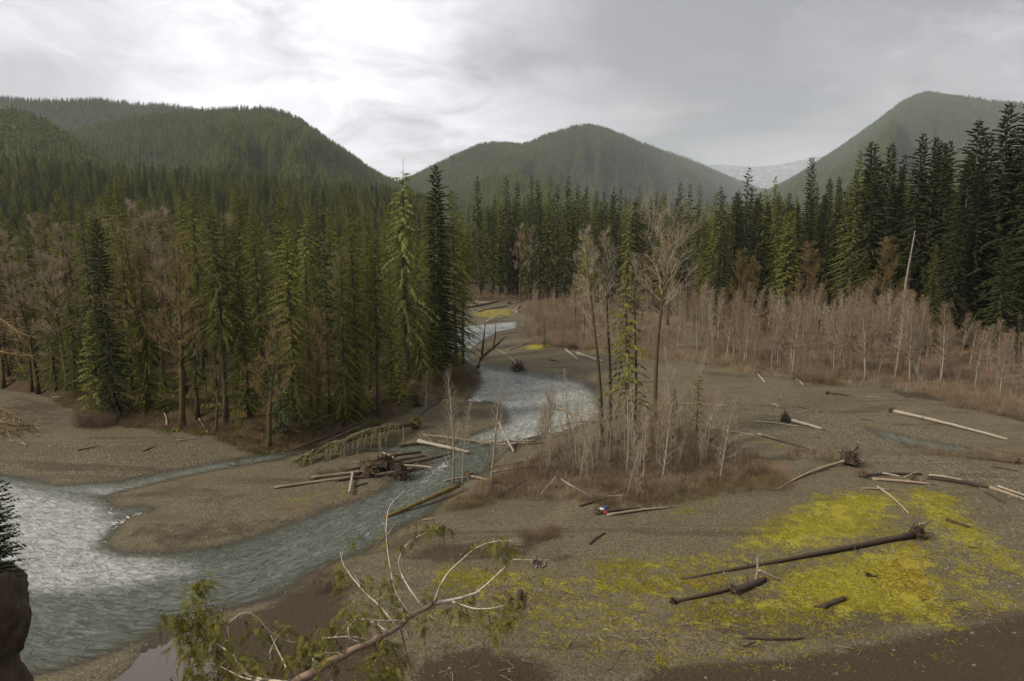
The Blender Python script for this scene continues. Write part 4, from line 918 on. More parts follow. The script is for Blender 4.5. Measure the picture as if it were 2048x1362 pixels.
# ---- alders along the right bank
AL = poly([(1345,700),(1430,722),(1560,748),(1700,765),(1850,778),(2030,800),(2200,790),(2200,715),(1900,690),(1600,668),(1400,655),(1335,650)], .8)
pts = in_poly(AL, 210, 2.1)
for p in pts:
    px, _ = pxof(p[0], p[1], 1)
    fr_ = sdf(np.array([p]), AL)[0]; py_ = pxof(p[0], p[1], 1)[1]; row_ = 'back' if py_ < 690 + (px - 1400) * .09 else ('front' if py_ > 716 + (px - 1400) * .10 else 'middle')
    zone = row_ + ' line, ' + near_mark(px, [(1345, 'the wide cottonwood'), (1435, 'the almost black conifer'), (1487, 'the heavy-headed conifer'), (1565, 'the yellow-green conifer'), (1606, 'the slender dark column'), (1692, 'the sunlit spire'), (1745, 'the layered conifer'), (1793, 'the grey snag'), (1850, 'the close dark pair'), (1912, 'the round-headed conifer'), (1990, 'the tallest conifers')]).replace('right behind', 'straight below')
    place('alder_tree', bp_(random.choice(['alder', 'alder', 'alder', 'pole'])), p[0], p[1], rng.uniform(6.5, 14.0) - (3.5 if px > 1850 else 0), 'leafless alder, ' + zone, 'alder', 'alders of the right-bank row', wide=rng.uniform(.85, 1.2))
for px, pb, pt, lab in [(1788, 752, 575, 'tallest alder with a wide red crown below the grey snag'), (1745, 745, 600, 'alder just left of the tallest red-crowned one'), (1832, 765, 640, 'pale slim alder right of the tallest red-crowned one'), (1880, 772, 605, 'red-crowned alder before the dark forest at right'),
  (1950, 778, 650, 'lone pale alder near the right edge of the row'), (2000, 792, 665, 'last alder of the row at the right edge'), (1700, 740, 615, 'pale-trunked alder with a rounded crown in the row'), (1560, 735, 600, 'leaning white-stemmed alder in the middle of the row'), (1480, 712, 640, 'white-stemmed alder leaning left, left part of the row')]:
    x, y, H = spot(px, pb, pt, .8); place('alder_tree', bp_('alder'), x, y, H, lab, 'alder', 'alders of the right-bank row', wide=1.2)
MID = poly([(1048,690),(1120,697),(1200,706),(1330,720),(1340,660),(1200,625),(1060,610)], .6)
for p in in_poly(MID, 70, 2.4):
    place('alder_tree', bp_(random.choice(['alder', 'alder', 'pole'])), p[0], p[1], rng.uniform(4.5, 8.5), 'low red-twigged alder at the far bend, ' + near_mark(pxof(p[0], p[1], 1)[0], [(1060, 'the yellow moss'), (1090, 'the small dark conifer'), (1150, 'the cream bare tree'), (1213, 'the twin cottonwoods'), (1262, 'the green-clad cottonwood'), (1311, 'the wide cottonwood')]), 'alder', 'low alders at the far bend', wide=rng.uniform(1.0, 1.5))
# snag
tb = MB(); x, y, H = spot(1793, 690, 445, 1.2)
tb.tube([(math.sin(i * .9) * .12 + i * .18, 0, H * i / 9) for i in range(10)], [.24 * (1 - i / 9) ** .6 + .08 for i in range(10)], 8, jit=.08)
sb = MB()
for k in range(34):
    z = random.uniform(.15, .92); a = random.random() * 6.28; L = random.uniform(.8, 3.6) * (1.1 - z); c0 = Vector((z * 1.6, 0, H * z))
    sb.spike(c0, c0 + Vector((math.cos(a) * L, math.sin(a) * L, random.uniform(-1.0, .1) * L * .5)), .07)
e = empty('dead_snag', (x, y, H1(x, y) - .2)); tag(e, 'tall bare grey dead trunk with broken stubs before the dark forest', 'dead tree')
link('trunk', tb.mesh('trunk', M['snag_bark'], True), parent=e); link('branch_stubs', sb.mesh('branch_stubs', M['brown_twig']), parent=e)

# ---- brushwood
def brush_mesh(seed, n, H, spread, mat):
    r = random.Random(seed); mb = MB()
    for i in range(n):
        p = Vector((r.gauss(0, spread), r.gauss(0, spread), 0)); h = H * r.uniform(.5, 1.1)
        q = p + Vector((r.gauss(0, .28) * h, r.gauss(0, .28) * h, h)); mb.spike(p, q, .012)
        for j in range(4):
            s = r.uniform(.3, .95); u = p.lerp(q, s); mb.spike(u, u + Vector((r.gauss(0, .22), r.gauss(0, .22), r.uniform(.1, .5))) * h * .6, .008)
    return mb.mesh('brush', M[mat])
def fern_mesh(seed):
    r = random.Random(seed); mb = MB()
    for i in range(26):
        a = r.random() * 6.28; d = Vector((math.cos(a), math.sin(a), r.uniform(.3, 1.2))).normalized() * r.uniform(.5, 1.1); p = Vector((r.gauss(0, .4), r.gauss(0, .4), 0))
        mb.leaf(p, d, Vector((-math.sin(a), math.cos(a), 0)) * .09)
    return mb.mesh('fern', M['green_needles'])
BR = [brush_mesh(1, 16, 1.3, .35, 'brown_twig'), brush_mesh(2, 16, 1.6, .35, 'red_twig'), brush_mesh(3, 12, 1.2, .4, 'pale_twig'), brush_mesh(4, 16, 1.0, .4, 'orange_twig'), fern_mesh(5), brush_mesh(6, 16, 1.3, .4, 'rust_twig')]
BP = []; BS = []; BI = []
def brush(pg, n, smin, smax, kinds, zoff=.8):
    g_ = poly(pg, zoff); lo = g_.min(0); hi = g_.max(0); c = 0
    Q = lo + (hi - lo) * rng.random((n * 8, 2)); Q = Q[sdf(Q, g_) < 0][:n]
    z = ground_h(Q[:, 0], Q[:, 1])
    for p, zz in zip(Q, z): BP.append((p[0], p[1], zz - .05)); s = rng.uniform(smin, smax); BS.append((s * 1.1, s * 1.1, s)); BI.append(random.choice(kinds))
brush([(935,985),(980,960),(1100,900),(1280,865),(1450,880),(1510,920),(1540,950),(1440,978),(1280,1012),(1190,1018),(1120,1000),(1000,990)], 2200, .3, 1.0, [0, 0, 0, 1, 2, 2])
brush([(1250,985),(1420,960),(1560,950),(1590,980),(1480,985),(1300,1018),(1190,1025)], 900, .2, .55, [5, 0, 5])
brush([(1340,715),(1430,735),(1560,758),(1700,772),(1850,790),(2080,815),(2100,780),(1850,745),(1600,715),(1400,690)], 1500, .4, 1.3, [0, 0, 1, 2, 3, 2])
brush([(1045,690),(1120,700),(1240,712),(1340,728),(1345,665),(1200,620),(1120,602),(1050,610)], 1500, .7, 1.8, [1, 1, 0, 2])
brush([(1850,785),(2048,815),(2100,860),(2020,835),(1900,815)], 300, .5, 1.0, [1, 0])
brush([(100,790),(200,835),(340,855),(430,858),(480,880),(560,886),(640,868),(700,848),(800,825),(850,790),(930,768),(955,750),(940,735),(850,760),(700,825),(500,855),(340,835),(180,800)], 2000, .3, .9, [0, 0, 1, 3, 4], 1.6)
brush([(0,760),(150,790),(340,830),(500,850),(640,845),(760,810),(900,745),(880,700),(600,760),(300,760),(0,735)], 1600, .4, 1.0, [0, 4, 4, 3], 1.6)
brush([(160,840),(225,845),(220,860),(165,858)], 60, .9, 1.6, [0, 1]); brush([(1040,1070),(1120,1055),(1110,1080),(1050,1090)], 60, .3, .7, [1, 0])
brush([(1560,900),(1700,905),(1690,930),(1580,925)], 130, .4, .9, [0, 2]); brush([(1590,740),(1640,730),(1660,770),(1600,765)], 120, 1.0, 1.9, [1, 0]); brush([(900,985),(1010,985),(980,1005),(890,1012)], 120, .3, .6, [0, 3])
brush([(880,598),(1130,594),(1180,612),(1120,600),(890,603)], 300, 1.0, 2.0, [1, 0]); brush([(1780,870),(1900,890),(2048,900),(2048,925),(1850,900)], 110, .3, .8, [0, 1])
brush([(620,1140),(680,1120),(690,1170),(620,1180)], 60, .25, .6, [1, 0]); brush([(640,935),(700,930),(680,950),(620,955)], 40, .3, .6, [0])
scatter('brushwood', BP, BS, rng.random(len(BP)) * 6.28, BI, BR)
# ================================================================ DRIFTWOOD
def roots_mesh(seed, Rr, n, depth, mat, thick=.07):
    """root plate at the origin facing -X; the trunk leaves along +X"""
    r = random.Random(seed); mb = MB()
    mb.lump((.05, 0, 0), (depth * .5, Rr * .52, Rr * .52), seed, 11, 7, .4)
    for i in range(n):
        a = 6.283 * (i + r.random()) / n; L = Rr * r.uniform(.45, 1.15)
        p = Vector((r.uniform(-.1, .2) * depth, math.cos(a) * Rr * .2, math.sin(a) * Rr * .2)); pts = [p]; d = Vector((r.uniform(-.9, .4), math.cos(a), math.sin(a))).normalized()
        for k in range(4):
            d = (d + Vector((r.uniform(-.5, .5), r.uniform(-.5, .5), r.uniform(-.5, .5)))).normalized(); p = p + d * L / 4; pts.append(p)
        t_ = thick * Rr * r.uniform(.6, 1.3)
        mb.tube(pts, [t_ * (1 - .8 * k / 4) for k in range(5)], 5, False)
        for k in range(2):
            q = pts[2 + k]; mb.spike(q, q + Vector((r.uniform(-.6, .3), r.uniform(-1, 1), r.uniform(-1, 1))) * Rr * .5, t_ * .4)
    return mb.mesh('root_wad', M[mat])
LOGN = [0]
def log(a, b, d0, d1, mat, label, group=None, root=0, rmat='root_dark', za=None, zb=None, lift=0.0, stubs=0, name='drift_log', bend=.045, cat='log', jag=False):
    """log from pixel a (butt or root end) to pixel b, lying on the ground there; za, zb lift an end above the ground"""
    LOGN[0] += 1; r = random.Random(LOGN[0] * 7 + 3)
    def pt(p, dd, zz):
        x, y = at(p[0], p[1], .4); z = max(H1(x, y), 0.0) + dd * .25 + (zz or 0) + lift
        for _ in range(2):
            x, y = at(p[0], p[1], z); z = max(H1(x, y), 0.0) + dd * .25 + (zz or 0) + lift
        return Vector((x, y, z))
    A_ = pt(a, d0, za); B_ = pt(b, d1, zb); v = B_ - A_; L = v.length
    e = empty(name, A_); q = v.to_track_quat('X', 'Z'); e.rotation_mode = 'QUATERNION'; e.rotation_quaternion = q
    tag(e, label, cat, group)
    d0 *= .80; d1 *= .80; n = 11; bx, bz = r.uniform(-1, 1) * bend * L, abs(r.uniform(0, 1)) * bend * L * .4
    P = [(L * i / n, math.sin(i / n * 3.14) * bx + r.uniform(-.04, .04) * d0, math.sin(i / n * 3.14) * bz) for i in range(n + 1)]
    mb = MB(); mb.tube(P, [(d0 + (d1 - d0) * i / n) * .5 * (1.12 if i == 0 else 1) * r.uniform(.86, 1.12) for i in range(n + 1)], 9, True, .11)
    if jag or r.random() < .6:
        for k in range(5): mb.spike((L * .99, 0, 0), (L + r.uniform(.2, .6), r.uniform(-.15, .15), r.uniform(-.15, .15)), d1 * .22)
    link('trunk', mb.mesh('trunk', M[mat], True), parent=e)
    if root: link('root_wad', roots_mesh(LOGN[0] + 500, root, 34, root * 1.1, rmat), parent=e)
    for k in range(stubs):
        sb = MB(); s = r.uniform(.25, .95); an = r.choice((r.uniform(-.2, .7), r.uniform(2.4, 3.3))); ll = r.uniform(.2, .6) * (1 + d0)
        c0 = Vector((L * s, 0, 0)); c1 = c0 + Vector((r.uniform(.2, .8), math.cos(an) * .8, math.sin(an))) * ll
        sb.tube([c0, c0.lerp(c1, .5) + Vector((0, 0, .08)), c1], [d0 * .16, d0 * .11, d0 * .05], 5)
        link('branch_stub', sb.mesh('branch_stub', M[mat]), parent=e)
    return e
G1 = 'drift logs of the gravel-bar jam'; G2 = 'logs of the jam across the channel'; G3 = 'drift logs on the right gravel bar'; G4 = 'dark beams under the cut bank'; G5 = 'driftwood pile at the right edge'; G6 = 'logs on the moss field'; G7 = 'driftwood at the far bend'; G8 = 'fallen stems around the thicket'; G9 = 'driftwood on the left gravel bar'
# right bar
log((1785, 822), (2015, 879), .62, .34, 'drift_pale', 'longest pale weathered log on the right gravel bar', G3, .75, 'root_brown', stubs=2)
log((1570, 838), (1645, 858), .55, .38, 'drift_pale', 'pale log with an upright dark root wad on the right gravel', G3, 1.15, za=.25)
log((1512, 843), (1597, 853), .26, .20, 'drift_pale', 'thin pale log lying in front of the dark-rooted pale one', G3)
log((1700, 920), (1557, 978), .38, .22, 'drift_tan', 'straight brown log with a big black root wad, mid right', G3, 1.5, za=.5)
log((1655, 787), (1698, 791), .34, .2, 'drift_dark', 'short curved dark log on the upper right gravel', G3, .5, bend=.12, stubs=2)
log((1516, 747), (1530, 764), .30, .36, 'drift_pale', 'small pinkish log leaning on its root by the red shrubs', G3, .6, 'root_brown', za=.1)
log((1590, 757), (1606, 770), .45, .3, 'drift_tan', 'stubby log with a dark round root wad beside yellow moss', G3, 1.1)
log((1545, 808), (1559, 813), .30, .28, 'drift_tan', 'very short brown log on the right gravel above the rooted pale one', G3)
log((1588, 813), (1614, 817), .18, .14, 'drift_dark', 'thin dark stick-like log right of the very short brown one', G3)
log((2034, 926), (1931, 914), .36, .16, 'drift_dark', 'slim dark log with roots at the right edge below the puddle', G3, .8, 'root_brown')
log((1986, 933), (2029, 941), .28, .22, 'drift_dark', 'short dark log under the slim rooted one at the right edge', G3)
log((1976, 894), (2052, 914), .18, .12, 'drift_moss', 'thin yellowish pole by the puddle at the right edge', G3)
log((1515, 867), (1553, 878), .22, .16, 'drift_pale', 'thin pale log half sunk right of the thicket', G3)
log((1720, 838), (1748, 842), .2, .14, 'drift_dark', 'small dark log left of the puddle', G3)
log((1735, 793), (1757, 794), .16, .12, 'drift_pale', 'pale stick-sized log on the upper right gravel', G3)
# pile at right edge
log((1724, 951), (1842, 948), .42, .3, 'drift_dark', 'dark ragged log at the left end of the right-edge pile', G5, .9, 'root_brown', stubs=3)
log((1745, 958), (1862, 968), .40, .30, 'drift_tan', 'brown log under the ragged one in the right-edge pile', G5, 0, stubs=3)
log((1765, 946), (1800, 953), .25, .2, 'drift_pale', 'short pale log on top of the right-edge pile', G5, lift=.3)
log((1808, 955), (1838, 942), .2, .12, 'drift_tan', 'thin brown log sticking up from the right-edge pile', G5, zb=.5)
log((1855, 955), (1985, 976), .55, .42, 'drift_dark', 'thick dark trunk in the middle of the right-edge pile', G5, 0, stubs=2)
log((1858, 950), (1925, 960), .28, .2, 'drift_pale', 'pale split log along the thick dark trunk', G5, lift=.4)
log((1975, 973), (2060, 1003), .46, .34, 'drift_tan', 'tan log continuing the pile to the picture edge', G5, stubs=2)
log((1996, 972), (2055, 992), .26, .2, 'drift_pale', 'bleached pole lying beside the tan log at the edge', G5, lift=.25)
log((1972, 985), (2012, 1008), .22, .1, 'drift_dark', 'dark branchy log below the tan one at the edge', G5, stubs=4)
log((1826, 962), (1860, 966), .6, .5, 'root_brown', 'squat dark stump at the middle of the right-edge pile', G5, .7, 'root_brown')
# moss field
log((1834, 1068), (1365, 1158), .62, .20, 'drift_dark', 'long dark trunk crossing the yellow moss field', G6, 1.0, 'root_dark', za=.15, stubs=2, bend=.006)
log((1345, 1204), (1522, 1163), .36, .20, 'drift_dark', 'low dark log below the long trunk on the moss', G6, .4)
log((1470, 1182), (1530, 1158), .75, .5, 'drift_dark', 'thick broken stump log with forked bleached arms', G6, .55, 'drift_dark', stubs=1)
log((1512, 1160), (1515, 1118), .30, .2, 'drift_tan', 'upright broken arm standing on the thick stump log', G6, zb=1.5, jag=True)
log((1517, 1140), (1560, 1160), .24, .14, 'drift_pale', 'bleached arm leaning right off the thick stump log', G6, za=.8)
log((1645, 1213), (1688, 1197), .46, .44, 'drift_dark', 'short sawn-off dark log alone on the yellow moss', G6, bend=0)
log((1628, 1212), (1647, 1215), .22, .15, 'drift_dark', 'tiny dark chunk beside the short sawn-off log', G6)
log((1893, 1039), (1929, 1051), .36, .30, 'drift_dark', 'short dark log on thin moss near the right edge', G6)
log((1753, 972), (1817, 1026), .20, .12, 'drift_pale', 'thin pale pole pointing down to the moss field', G6)
log((1724, 977), (1780, 980), .24, .2, 'drift_tan', 'brown log lying just left of the thin pale pole', G6, stubs=1)
log((1486, 1274), (1602, 1277), .26, .18, 'drift_dark', 'crooked dark branch log among the twig litter, bottom right', G6, stubs=4, bend=.05)
log((1486, 1293), (1510, 1284), .16, .1, 'drift_dark', 'small dark stick log under the crooked branch log', G6)
log((1838, 1048), (1853, 1046), .2, .16, 'drift_pale', 'short pale chunk above the root wad on the moss', G6)
log((1936, 1094), (1953, 1096), .18, .14, 'drift_dark', 'small dark chunk on the diagonal moss band', G6)
log((1041, 1184), (1036, 1214), .52, .40, 'root_dark', 'charred black log standing on end near the fire ring', G6, zb=.15, bend=0)
log((1010, 1184), (1022, 1199), .34, .28, 'drift_dark', 'charred stub with a pale cut face left of the black log', G6)
log((1735, 1150), (1745, 1152), .3, .2, 'root_dark', 'tiny black root knot in the brightest moss', G6, .3)
# centre bank
log((767, 1036), (918, 970), .40, .66, 'drift_moss', 'mossy trunk leaning down from the thicket into the river', G8, za=-.05, zb=.55, bend=.01)
log((888, 962), (952, 952), .3, .22, 'drift_tan', 'brown log at the river edge beside the leaning tree', G8)
log((984, 944), (1124, 923), .3, .2, 'drift_tan', 'long thin tan pole through the left of the thicket', G8, lift=.25, bend=.01)
log((975, 935), (1105, 915), .22, .14, 'drift_moss', 'mossy pole behind the long thin tan one', G8, lift=.3)
log((936, 951), (1014, 967), .32, .22, 'drift_tan', 'tan log with a root tangle at the thicket tip', G8, .8, 'root_brown')
log((998, 992), (1060, 956), .26, .14, 'drift_dark', 'dark log rising to the right at the thicket front', G8, zb=.4)
log((1081, 990), (1113, 953), .2, .14, 'drift_pale', 'pale pole propped against the thicket front', G8, zb=.8)
log((1122, 958), (1190, 996), .22, .14, 'drift_pale', 'pale pole sloping down right onto the gravel', G8, za=.4)
log((1215, 993), (1246, 991), .18, .14, 'drift_pale', 'short pale log in the brown brush', G8, lift=.25)
log((1160, 1012), (1260, 975), .3, .2, 'drift_dark', 'dark mossy log half buried in the brush front', G8)
log((1193, 1026), (1275, 1018), .36, .24, 'drift_dark', 'dark log curving round the coloured litter', G8, .55, 'root_brown', bend=.03)
log((1215, 1031), (1340, 1016), .3, .2, 'drift_tan', 'long tan log on the gravel right of the coloured litter', G8)
log((1179, 1088), (1208, 1067), .24, .2, 'drift_dark', 'short dark log alone on the middle gravel', G8, stubs=2)
log((1026, 1119), (1102, 1120), .10, .07, 'drift_pale', 'thin crossed pale branch above the fire ring', G8, stubs=2, bend=.04)
log((846, 1040), (866, 1038), .22, .2, 'drift_tan', 'small tan log at the channel edge below the mossy trunk', G8)
log((1290, 808), (1460, 812), .3, .2, 'drift_tan', 'long grey-brown log behind the thicket', G8); log((1420, 855), (1510, 870), .3, .2, 'drift_tan', 'brown log leaving the right side of the thicket', G8); log((1525, 872), (1668, 912), .3, .2, 'drift_dark', 'long low dark log from thicket to black root wad', G8)
# jam on the gravel bar
for a, b, d0, d1, m_, lab, kw in [
 ((549, 975), (708, 953), .30, .34, 'drift_tan', 'longest tan pole reaching left out of the gravel-bar jam', dict(lift=.05, bend=.006)),
 ((623, 955), (725, 943), .38, .36, 'drift_tan', 'tan pole above the longest one in the gravel-bar jam', dict(lift=.15, bend=.01)),
 ((699, 984), (706, 944), .34, .34, 'drift_pale', 'pale short log lying across the tan poles toward the camera', dict(lift=.3, bend=0)),
 ((800, 929), (903, 907), .46, .30, 'drift_dark', 'dark log of the jam pointing into the rapids', dict(lift=.35)),
 ((748, 950), (800, 942), .42, .40, 'drift_tan', 'tan log under the right root wad of the jam', dict(lift=.1)),
 ((808, 940), (848, 934), .40, .36, 'drift_tan', 'tan log end nearest the white water', dict(lift=.15)),
 ((806, 931), (868, 936), .28, .2, 'drift_pale', 'pale forked log at the white water', dict(lift=.45, stubs=1)),
 ((745, 923), (842, 904), .44, .34, 'drift_dark', 'dark log on top of the jam', dict(lift=.85)),
 ((760, 926), (848, 912), .40, .30, 'drift_dark', 'second dark log on top of the jam, lower one', dict(lift=.6)),
 ((765, 905), (788, 916), .26, .24, 'drift_tan', 'short tan log slanting on the back of the jam', dict(lift=.9)),
 ((670, 962), (745, 954), .36, .30, 'drift_dark', 'dark log on the ground below the tan poles', dict()),
 ((712, 972), (735, 966), .26, .2, 'drift_dark', 'small dark log on the cobbles below the jam', dict()),
 ((690, 942), (745, 930), .3, .28, 'drift_dark', 'dark log entering the left root wad from behind', dict(lift=.3))]:
    log(a, b, d0, d1, m_, lab, G1, **kw)
for px, py, Rr, lab in [(737, 938, 1.5, 'left root wad of the gravel-bar jam'), (773, 930, 1.45, 'middle dark root wad of the gravel-bar jam'), (800, 946, 1.35, 'right spiky root wad of the gravel-bar jam')]:
    log((px, py), (px + 28, py - 9), .55, .4, 'drift_dark', lab + ' with a short trunk', G1, Rr, 'root_dark' if px > 760 else 'root_brown', lift=.55)
# jam across the channel
for a, b, d0, d1, m_, lab, kw in [
 ((836, 882), (938, 904), .52, .44, 'drift_pale', 'thick bleached log at the left end of the channel jam', dict(lift=.25, bend=.005)),
 ((847, 870), (945, 882), .24, .16, 'drift_tan', 'thin tan pole behind the thick bleached log', dict(lift=.3)),
 ((800, 892), (838, 886), .4, .3, 'drift_dark', 'dark log end left of the thick bleached one', dict(lift=.1)),
 ((962, 886), (1068, 882), .34, .28, 'drift_tan', 'tan log spanning the middle of the channel jam', dict(lift=.3)),
 ((998, 845), (1028, 904), .34, .30, 'drift_pale', 'pale splintered log standing up from the channel jam', dict(za=1.9, jag=False, bend=.01)),
 ((1046, 878), (1140, 862), .34, .28, 'drift_tan', 'tan log right of the standing splinter', dict(lift=.2)),
 ((1107, 814), (1166, 834), .36, .26, 'drift_tan', 'log slanting out of the water above the jam', dict(za=.25)),
 ((1100, 874), (1132, 866), .3, .26, 'drift_tan', 'short orange-tan log at the right of the jam', dict(lift=.5)),
 ((1128, 848), (1215, 838), .28, .2, 'drift_tan', 'pole at the water edge left of the twin cottonwoods', dict(lift=.1)),
 ((930, 880), (1010, 892), .26, .18, 'drift_dark', 'dark pole lying under the middle of the jam', dict()),
 ((880, 874), (985, 888), .2, .12, 'drift_tan', 'long thin pole through the twig tangle of the jam', dict(lift=.45)),
 ((1020, 890), (1110, 884), .3, .2, 'drift_dark', 'dark log under the right part of the jam', dict())]:
    log(a, b, d0, d1, m_, lab, G2, **kw)
# beams under the cut bank
for a, b, d0, d1, m_, lab, kw in [
 ((834, 804), (575, 903), .46, .24, 'drift_dark', 'longest dark beam running along the cut bank', dict(lift=.5, root=1.1, bend=.006)),
 ((786, 826), (584, 900), .38, .26, 'drift_dark', 'dark beam in front of the longest one', dict(lift=.25, bend=.008)),
 ((757, 838), (618, 884), .36, .26, 'drift_dark', 'shorter dark beam nearest the side channel', dict(bend=.01)),
 ((735, 848), (640, 886), .26, .18, 'drift_tan', 'brown pole below the dark beams', dict()),
 ((880, 801), (826, 842), .46, .36, 'drift_dark', 'dark log sloping down behind the moss-covered root ball', dict(stubs=1)),
 ((790, 806), (838, 798), .35, .25, 'drift_dark', 'dark tangled log at the upper end of the beams', dict(root=.9, stubs=3)),
 ((855, 803), (925, 786), .3, .16, 'drift_dark', 'dark log with roots on the gravel below the grove corner', dict(root=.6))]:
    log(a, b, d0, d1, m_, lab, G4, **kw)
# far bend
for a, b, d0, d1, m_, lab, kw in [
 ((1155, 707), (1204, 723), .85, .55, 'drift_pale', 'thick white log beside the far yellow moss', dict()),
 ((1131, 699), (1156, 720), .45, .3, 'drift_pale', 'pale log left of the thick white one', dict()),
 ((1147, 697), (1150, 694), .5, .5, 'root_brown', 'brown root wad between the two white logs', dict(root=1.6, rmat='root_brown')),
 ((1016, 700), (1066, 680), .5, .3, 'drift_tan', 'brown log running up into the red shrubs', dict(stubs=3)),
 ((1036, 737), (990, 697), .45, .2, 'drift_tan', 'thin log tipped into the pool with a black root wad', dict(root=1.6, za=.3)),
 ((995, 669), (1037, 663), .55, .4, 'drift_tan', 'log heap on the point of the upper gravel bar', dict(stubs=5)),
 ((929, 616), (999, 602), .75, .55, 'drift_dark', 'long dark log across the far gravel bar', dict(root=1.2, rmat='root_brown')),
 ((958, 623), (1016, 612), .55, .35, 'drift_dark', 'dark log in front of the long one on the far bar', dict(bend=.04)),
 ((1031, 624), (1040, 612), .9, .6, 'drift_pale', 'pale root stump on the far bar', dict(root=1.7, rmat='drift_tan')),
 ((1018, 608), (1052, 602), .6, .4, 'drift_tan', 'grey log heap at the right of the far bar', dict(stubs=5, root=1.2, rmat='root_brown')),
 ((972, 644), (998, 629), .55, .4, 'drift_pale', 'white log arching up from the far shore', dict(zb=1.0)),
 ((1014, 634), (996, 629), .35, .4, 'drift_pale', 'right arm of the white arching log', dict(zb=1.0)),
 ((1100, 690), (1190, 697), .3, .2, 'drift_dark', 'thin dark pole behind the far yellow moss', dict()),
 ((1098, 720), (1114, 722), .4, .3, 'drift_dark', 'small dark log on the sand of the upper bar', dict()),
 ((940, 604), (985, 606), .5, .3, 'drift_pale', 'pale pole at the back of the far bar', dict())]:
    log(a, b, d0, d1, m_, lab, G7, **kw)
# left bar
for a, b, d0, d1, m_, lab, kw in [
 ((155, 901), (190, 894), .2, .14, 'drift_dark', 'slim dark stick log on the left gravel', dict()), ((286, 903), (305, 895), .22, .15, 'drift_dark', 'short dark log on the left gravel, right of the slim one', dict()),
 ((352, 881), (400, 876), .2, .14, 'drift_tan', 'thin brown log near the gravel notch', dict(stubs=2)), ((333, 856), (328, 838), .3, .22, 'drift_pale', 'pale broken stub at the grove edge', dict(root=.5)),
 ((398, 852), (416, 866), .16, .1, 'drift_pale', 'thin pale pole on the leafy bank', dict()), ((96, 894), (106, 892), .2, .16, 'drift_pale', 'small pale chunk on the left gravel', dict()), ((44, 886), (52, 892), .2, .16, 'drift_tan', 'small tan chunk at the far left of the gravel', dict()), ((20, 880), (28, 884), .2, .16, 'drift_tan', 'tan chunk nearest the left picture edge', dict()),
 ((0, 772), (90, 778), .3, .2, 'drift_dark', 'dark log along the foot of the far left bank', dict()), ((105, 795), (122, 798), .2, .12, 'drift_pale', 'pale stick at the head of the left gravel slope', dict())]:
    log(a, b, d0, d1, m_, lab, G9, **kw)

# fallen green conifer at the side channel
x0, y0 = at(832, 856, .6); x1, y1 = at(600, 925, .5); A_ = Vector((x0, y0, 1.3)); B_ = Vector((x1, y1, .7)); v = B_ - A_
e = empty('fallen_conifer', A_); tag(e, 'fallen green conifer with drooping boughs over the side channel', 'fallen tree')
tb = MB(); tb.tube([v * (i / 8) + Vector((0, 0, math.sin(i / 8 * 3.1) * .5)) for i in range(9)], [.30 * (1 - i / 9) + .03 for i in range(9)], 8); link('trunk', tb.mesh('trunk', M['moss_bark'], True), parent=e)
link('root_ball', roots_mesh(77, 1.15, 14, 1.4, 'drift_moss'), parent=e).rotation_euler = (0, 0, math.atan2(v.y, v.x))
fb = MB(); bb = MB(); vn = v.normalized(); sd_ = Vector((-vn.y, vn.x, 0)); r = random.Random(5)
for i in range(150):
    s = r.uniform(.1, 1.0); P0 = v * s + Vector((0, 0, math.sin(s * 3.1) * .5)); L = 4.2 * (1.1 - s * .6) * r.uniform(.6, 1.1); a = r.uniform(-1.25, 1.25)
    d = sd_ * math.sin(a) * r.choice((-1, 1)) + Vector((0, 0, math.cos(a) * .75)) + vn * .7; d.normalize()
    pth = lambda q: P0 + d * L * q + Vector((0, 0, -.75 * L * q * q))
    bb.tube([pth(0), pth(.33), pth(.66), pth(1)], [.035, .028, .02, .01], 4, False)
    for k in range(34):
        q = r.uniform(.15, 1); P = pth(q); dd = Vector((r.uniform(-.4, .4), r.uniform(-.4, .4), -1 * r.uniform(.4, 1.2))) + vn * .5; dd = dd.normalized() * r.uniform(.2, .5)
        fb.leaf(P, dd, dd.cross(Vector((r.uniform(-1, 1), r.uniform(-1, 1), .2))).normalized() * .04)
link('foliage', fb.mesh('foliage', M['yellow_needles']), parent=e); link('branches', bb.mesh('branches', M['pale_twig']), parent=e)

# leaning snag at the grove corner
def px3(px, py, D): return Vector(at_range(px, py, D))
x, y = at(955, 733, .8); D0 = y; e = empty('leaning_snag', (x, y, H1(x, y))); tag(e, 'forked bare snag leaning out over the upper pool', 'dead tree'); o_ = Vector(e.location)
for nm, pts_, rad in [('trunk', [(955, 736, 0), (962, 716, 0), (985, 697, 1), (1000, 684, 2), (1012, 672, 3)], [.42, .33, .26, .18, .08]), ('limb', [(964, 710, 0), (967, 680, .5), (971, 645, 1)], [.24, .17, .07]), ('limb', [(986, 697, 1), (991, 672, 1.5), (991, 646, 2)], [.15, .11, .04])]:
    mb = MB(); mb.tube([px3(a, b, D0 + c) - o_ for a, b, c in pts_], rad, 7); link(nm, mb.mesh(nm, M['moss_bark'], True), parent=e)

